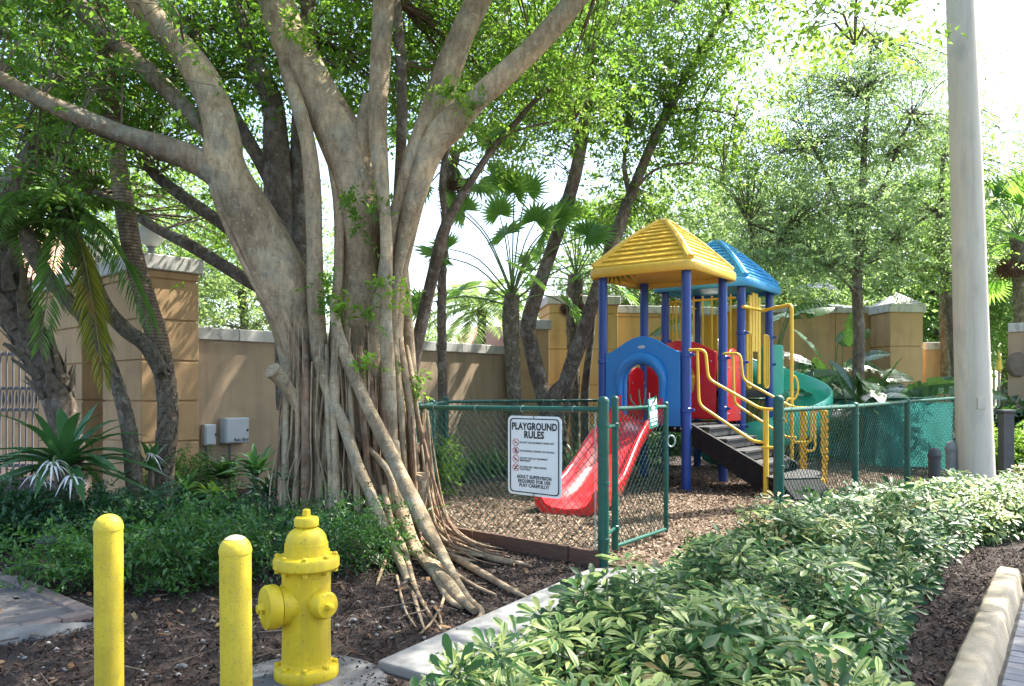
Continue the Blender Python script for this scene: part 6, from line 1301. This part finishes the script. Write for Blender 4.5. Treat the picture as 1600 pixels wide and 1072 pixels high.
crown('crown', t_sil, [
    PXE(1330, 330, 14.3, 1.3, 1.0, .6, 50), PXE(1240, 330, 13.9, 1.1, .9, .5, 60), PXE(1430, 340, 14.8, 1.2, .9, .6, 44), PXE(1350, 215, 14.6, 1.4, 1.1, .6, 75), PXE(1250, 235, 14.6, 1.0, .9, .45, 48), PXE(1440, 225, 15, 1.0, .9, .5, 48),
    PXE(1360, 120, 14.9, 1.2, 1.0, .5, 52), PXE(1265, 410, 13.9, 1.0, .6, .35, 55), PXE(1395, 410, 14.6, 1.0, .6, .4, 28), PXE(1175, 270, 14.2, .8, .7, .4, 30), PXE(1260, 140, 15, .9, .8, .45, 38), PXE(1440, 110, 15.3, 1.0, .9, .5, 38), PXE(1350, 55, 15.2, .9, .8, .35, 22), PXE(1190, 400, 13.8, .6, .5, .3, 18)],
    M['leaf_silver'], per=9, cr=.36, leafn=10, slen=.34, leaf=.062, width=.5, twig=M['twig'], limbs=sil_pts)
crown('crown', t_r, [PXE(1480, 400, 15, .45, .5, 1.1, 40), PXE(1510, 240, 15.6, .9, .9, .7, 16), PXE(1575, 270, 16.6, 1.0, .9, .7, 18)], M['leaf_bright'], per=8, cr=.26, leafn=9, slen=.3, leaf=.06, twig=M['twig'], limbs=r_pts)
crown('crown', t_thin, [PXE(955, 330, 14.6, .5, .4, .45, 14)], M['leaf_bright'], per=7, cr=.25, leafn=8, slen=.3, leaf=.07, twig=M['twig'], limbs=thin_pts)
# trees beyond the walls: each its own trunk and crown, the foliage shared by three kinds
def fartree(label, px, Y, H, r, seed):
    x = (px-800)*Y/F; rg = np.random.default_rng(seed); t = thing('background_tree', label, 'tree', (x, Y, 0)); b = Vector((x, Y, 0))
    V, Fc = tube([b, b+Vector((.1, 0, H*.3)), b+Vector((-.1, 0, H*.6)), b+Vector((.15, 0, H*.9))], [.22, .18, .12, .04], 8, 4, True, .05); mk('trunk', V, Fc, M['darkbark'], t)
    lp = [b+Vector((0, 0, H*q)) for q in (.35, .5, .65, .8)]
    crown('crown', t, [(x, Y, H*.66, r, r*.8, H*.32, 90), (x+r*.5, Y-.3, H*.45, r*.7, r*.6, H*.2, 46), (x-r*.5, Y, H*.48, r*.7, r*.6, H*.2, 46)], M['leaf_far'], per=8, cr=.6, leafn=8, slen=.6, leaf=.17, width=.5, twig=M['twig'], r=rg, limbs=lp)
for k, (lb, px, Y, H, r) in enumerate((
    ('hazy tree far beyond the left house roof', -40, 26, 10, 3.4), ('hazy tree beyond the entrance pillar, behind the curved palm', 210, 24, 9.5, 3.0), ('pale tree beyond the wall left of the banyan trunk', 380, 28, 10, 3.2),
    ('low pale tree far beyond the coping right of the banyan', 665, 40, 4.6, 2.2), ('low pale tree far behind the forked trunks', 840, 46, 6.0, 3.0), ('bright tree beyond the high wall behind the yellow roof', 1010, 24, 8.0, 2.8),
    ('bright tree beyond the wall between the yellow roof and the silvery crown', 1120, 29, 10.5, 3.2), ('bright tree beyond the wall behind the blue roof', 1180, 23, 8.0, 2.6), ('tall pale tree beyond the wall behind the silvery crown', 1330, 27, 10.0, 3.4), ('tall hazy tree directly behind the concrete pole', 1490, 30, 12.5, 3.8), ('bright tree beyond the low orange wall piece', 1465, 26, 8.5, 2.6), ('green tree beyond the gap right of the pole', 1570, 28, 9.0, 3.0), ('green tree beyond the medallion wall at the right edge', 1720, 24, 9, 3.0))):
    fartree(lb, px, Y, H, r, 50+k)

# tree just outside the right edge whose branches reach over the hedge, their tips hanging into view
t_o, o_pts = tree('tree beside the road whose leafy branch tips hang in at the upper right', (8.4, 4.6, 0), [[(3080, 2000, 60, 4.6), (3050, 1000, 90, 4.6), (3000, 0, 80, 4.7), (2700, -500, 70, 5.0), (2300, -700, 60, 5.6), (1800, -600, 40, 6.2), (1420, -300, 14, 6.6), (1345, -40, 6, 6.9), (1335, 70, 3, 7)]], 'darkbark', 'roadside_tree')
crown('crown', t_o, [(5.6, 5.7, 6.9, 3.4, 2.5, .9, 240), (7.2, 7.0, 7.3, 2.0, 1.6, .8, 110), PXE(1295, 10, 7.0, .30, .3, .22, 7), PXE(1345, 40, 7.0, .12, .2, .25, 4), PXE(1262, 25, 7.2, .12, .2, .2, 3)], M['leaf_bright'], per=8, cr=.30, leafn=9, slen=.36, leaf=.075, width=.5, twig=M['twig'], limbs=o_pts)
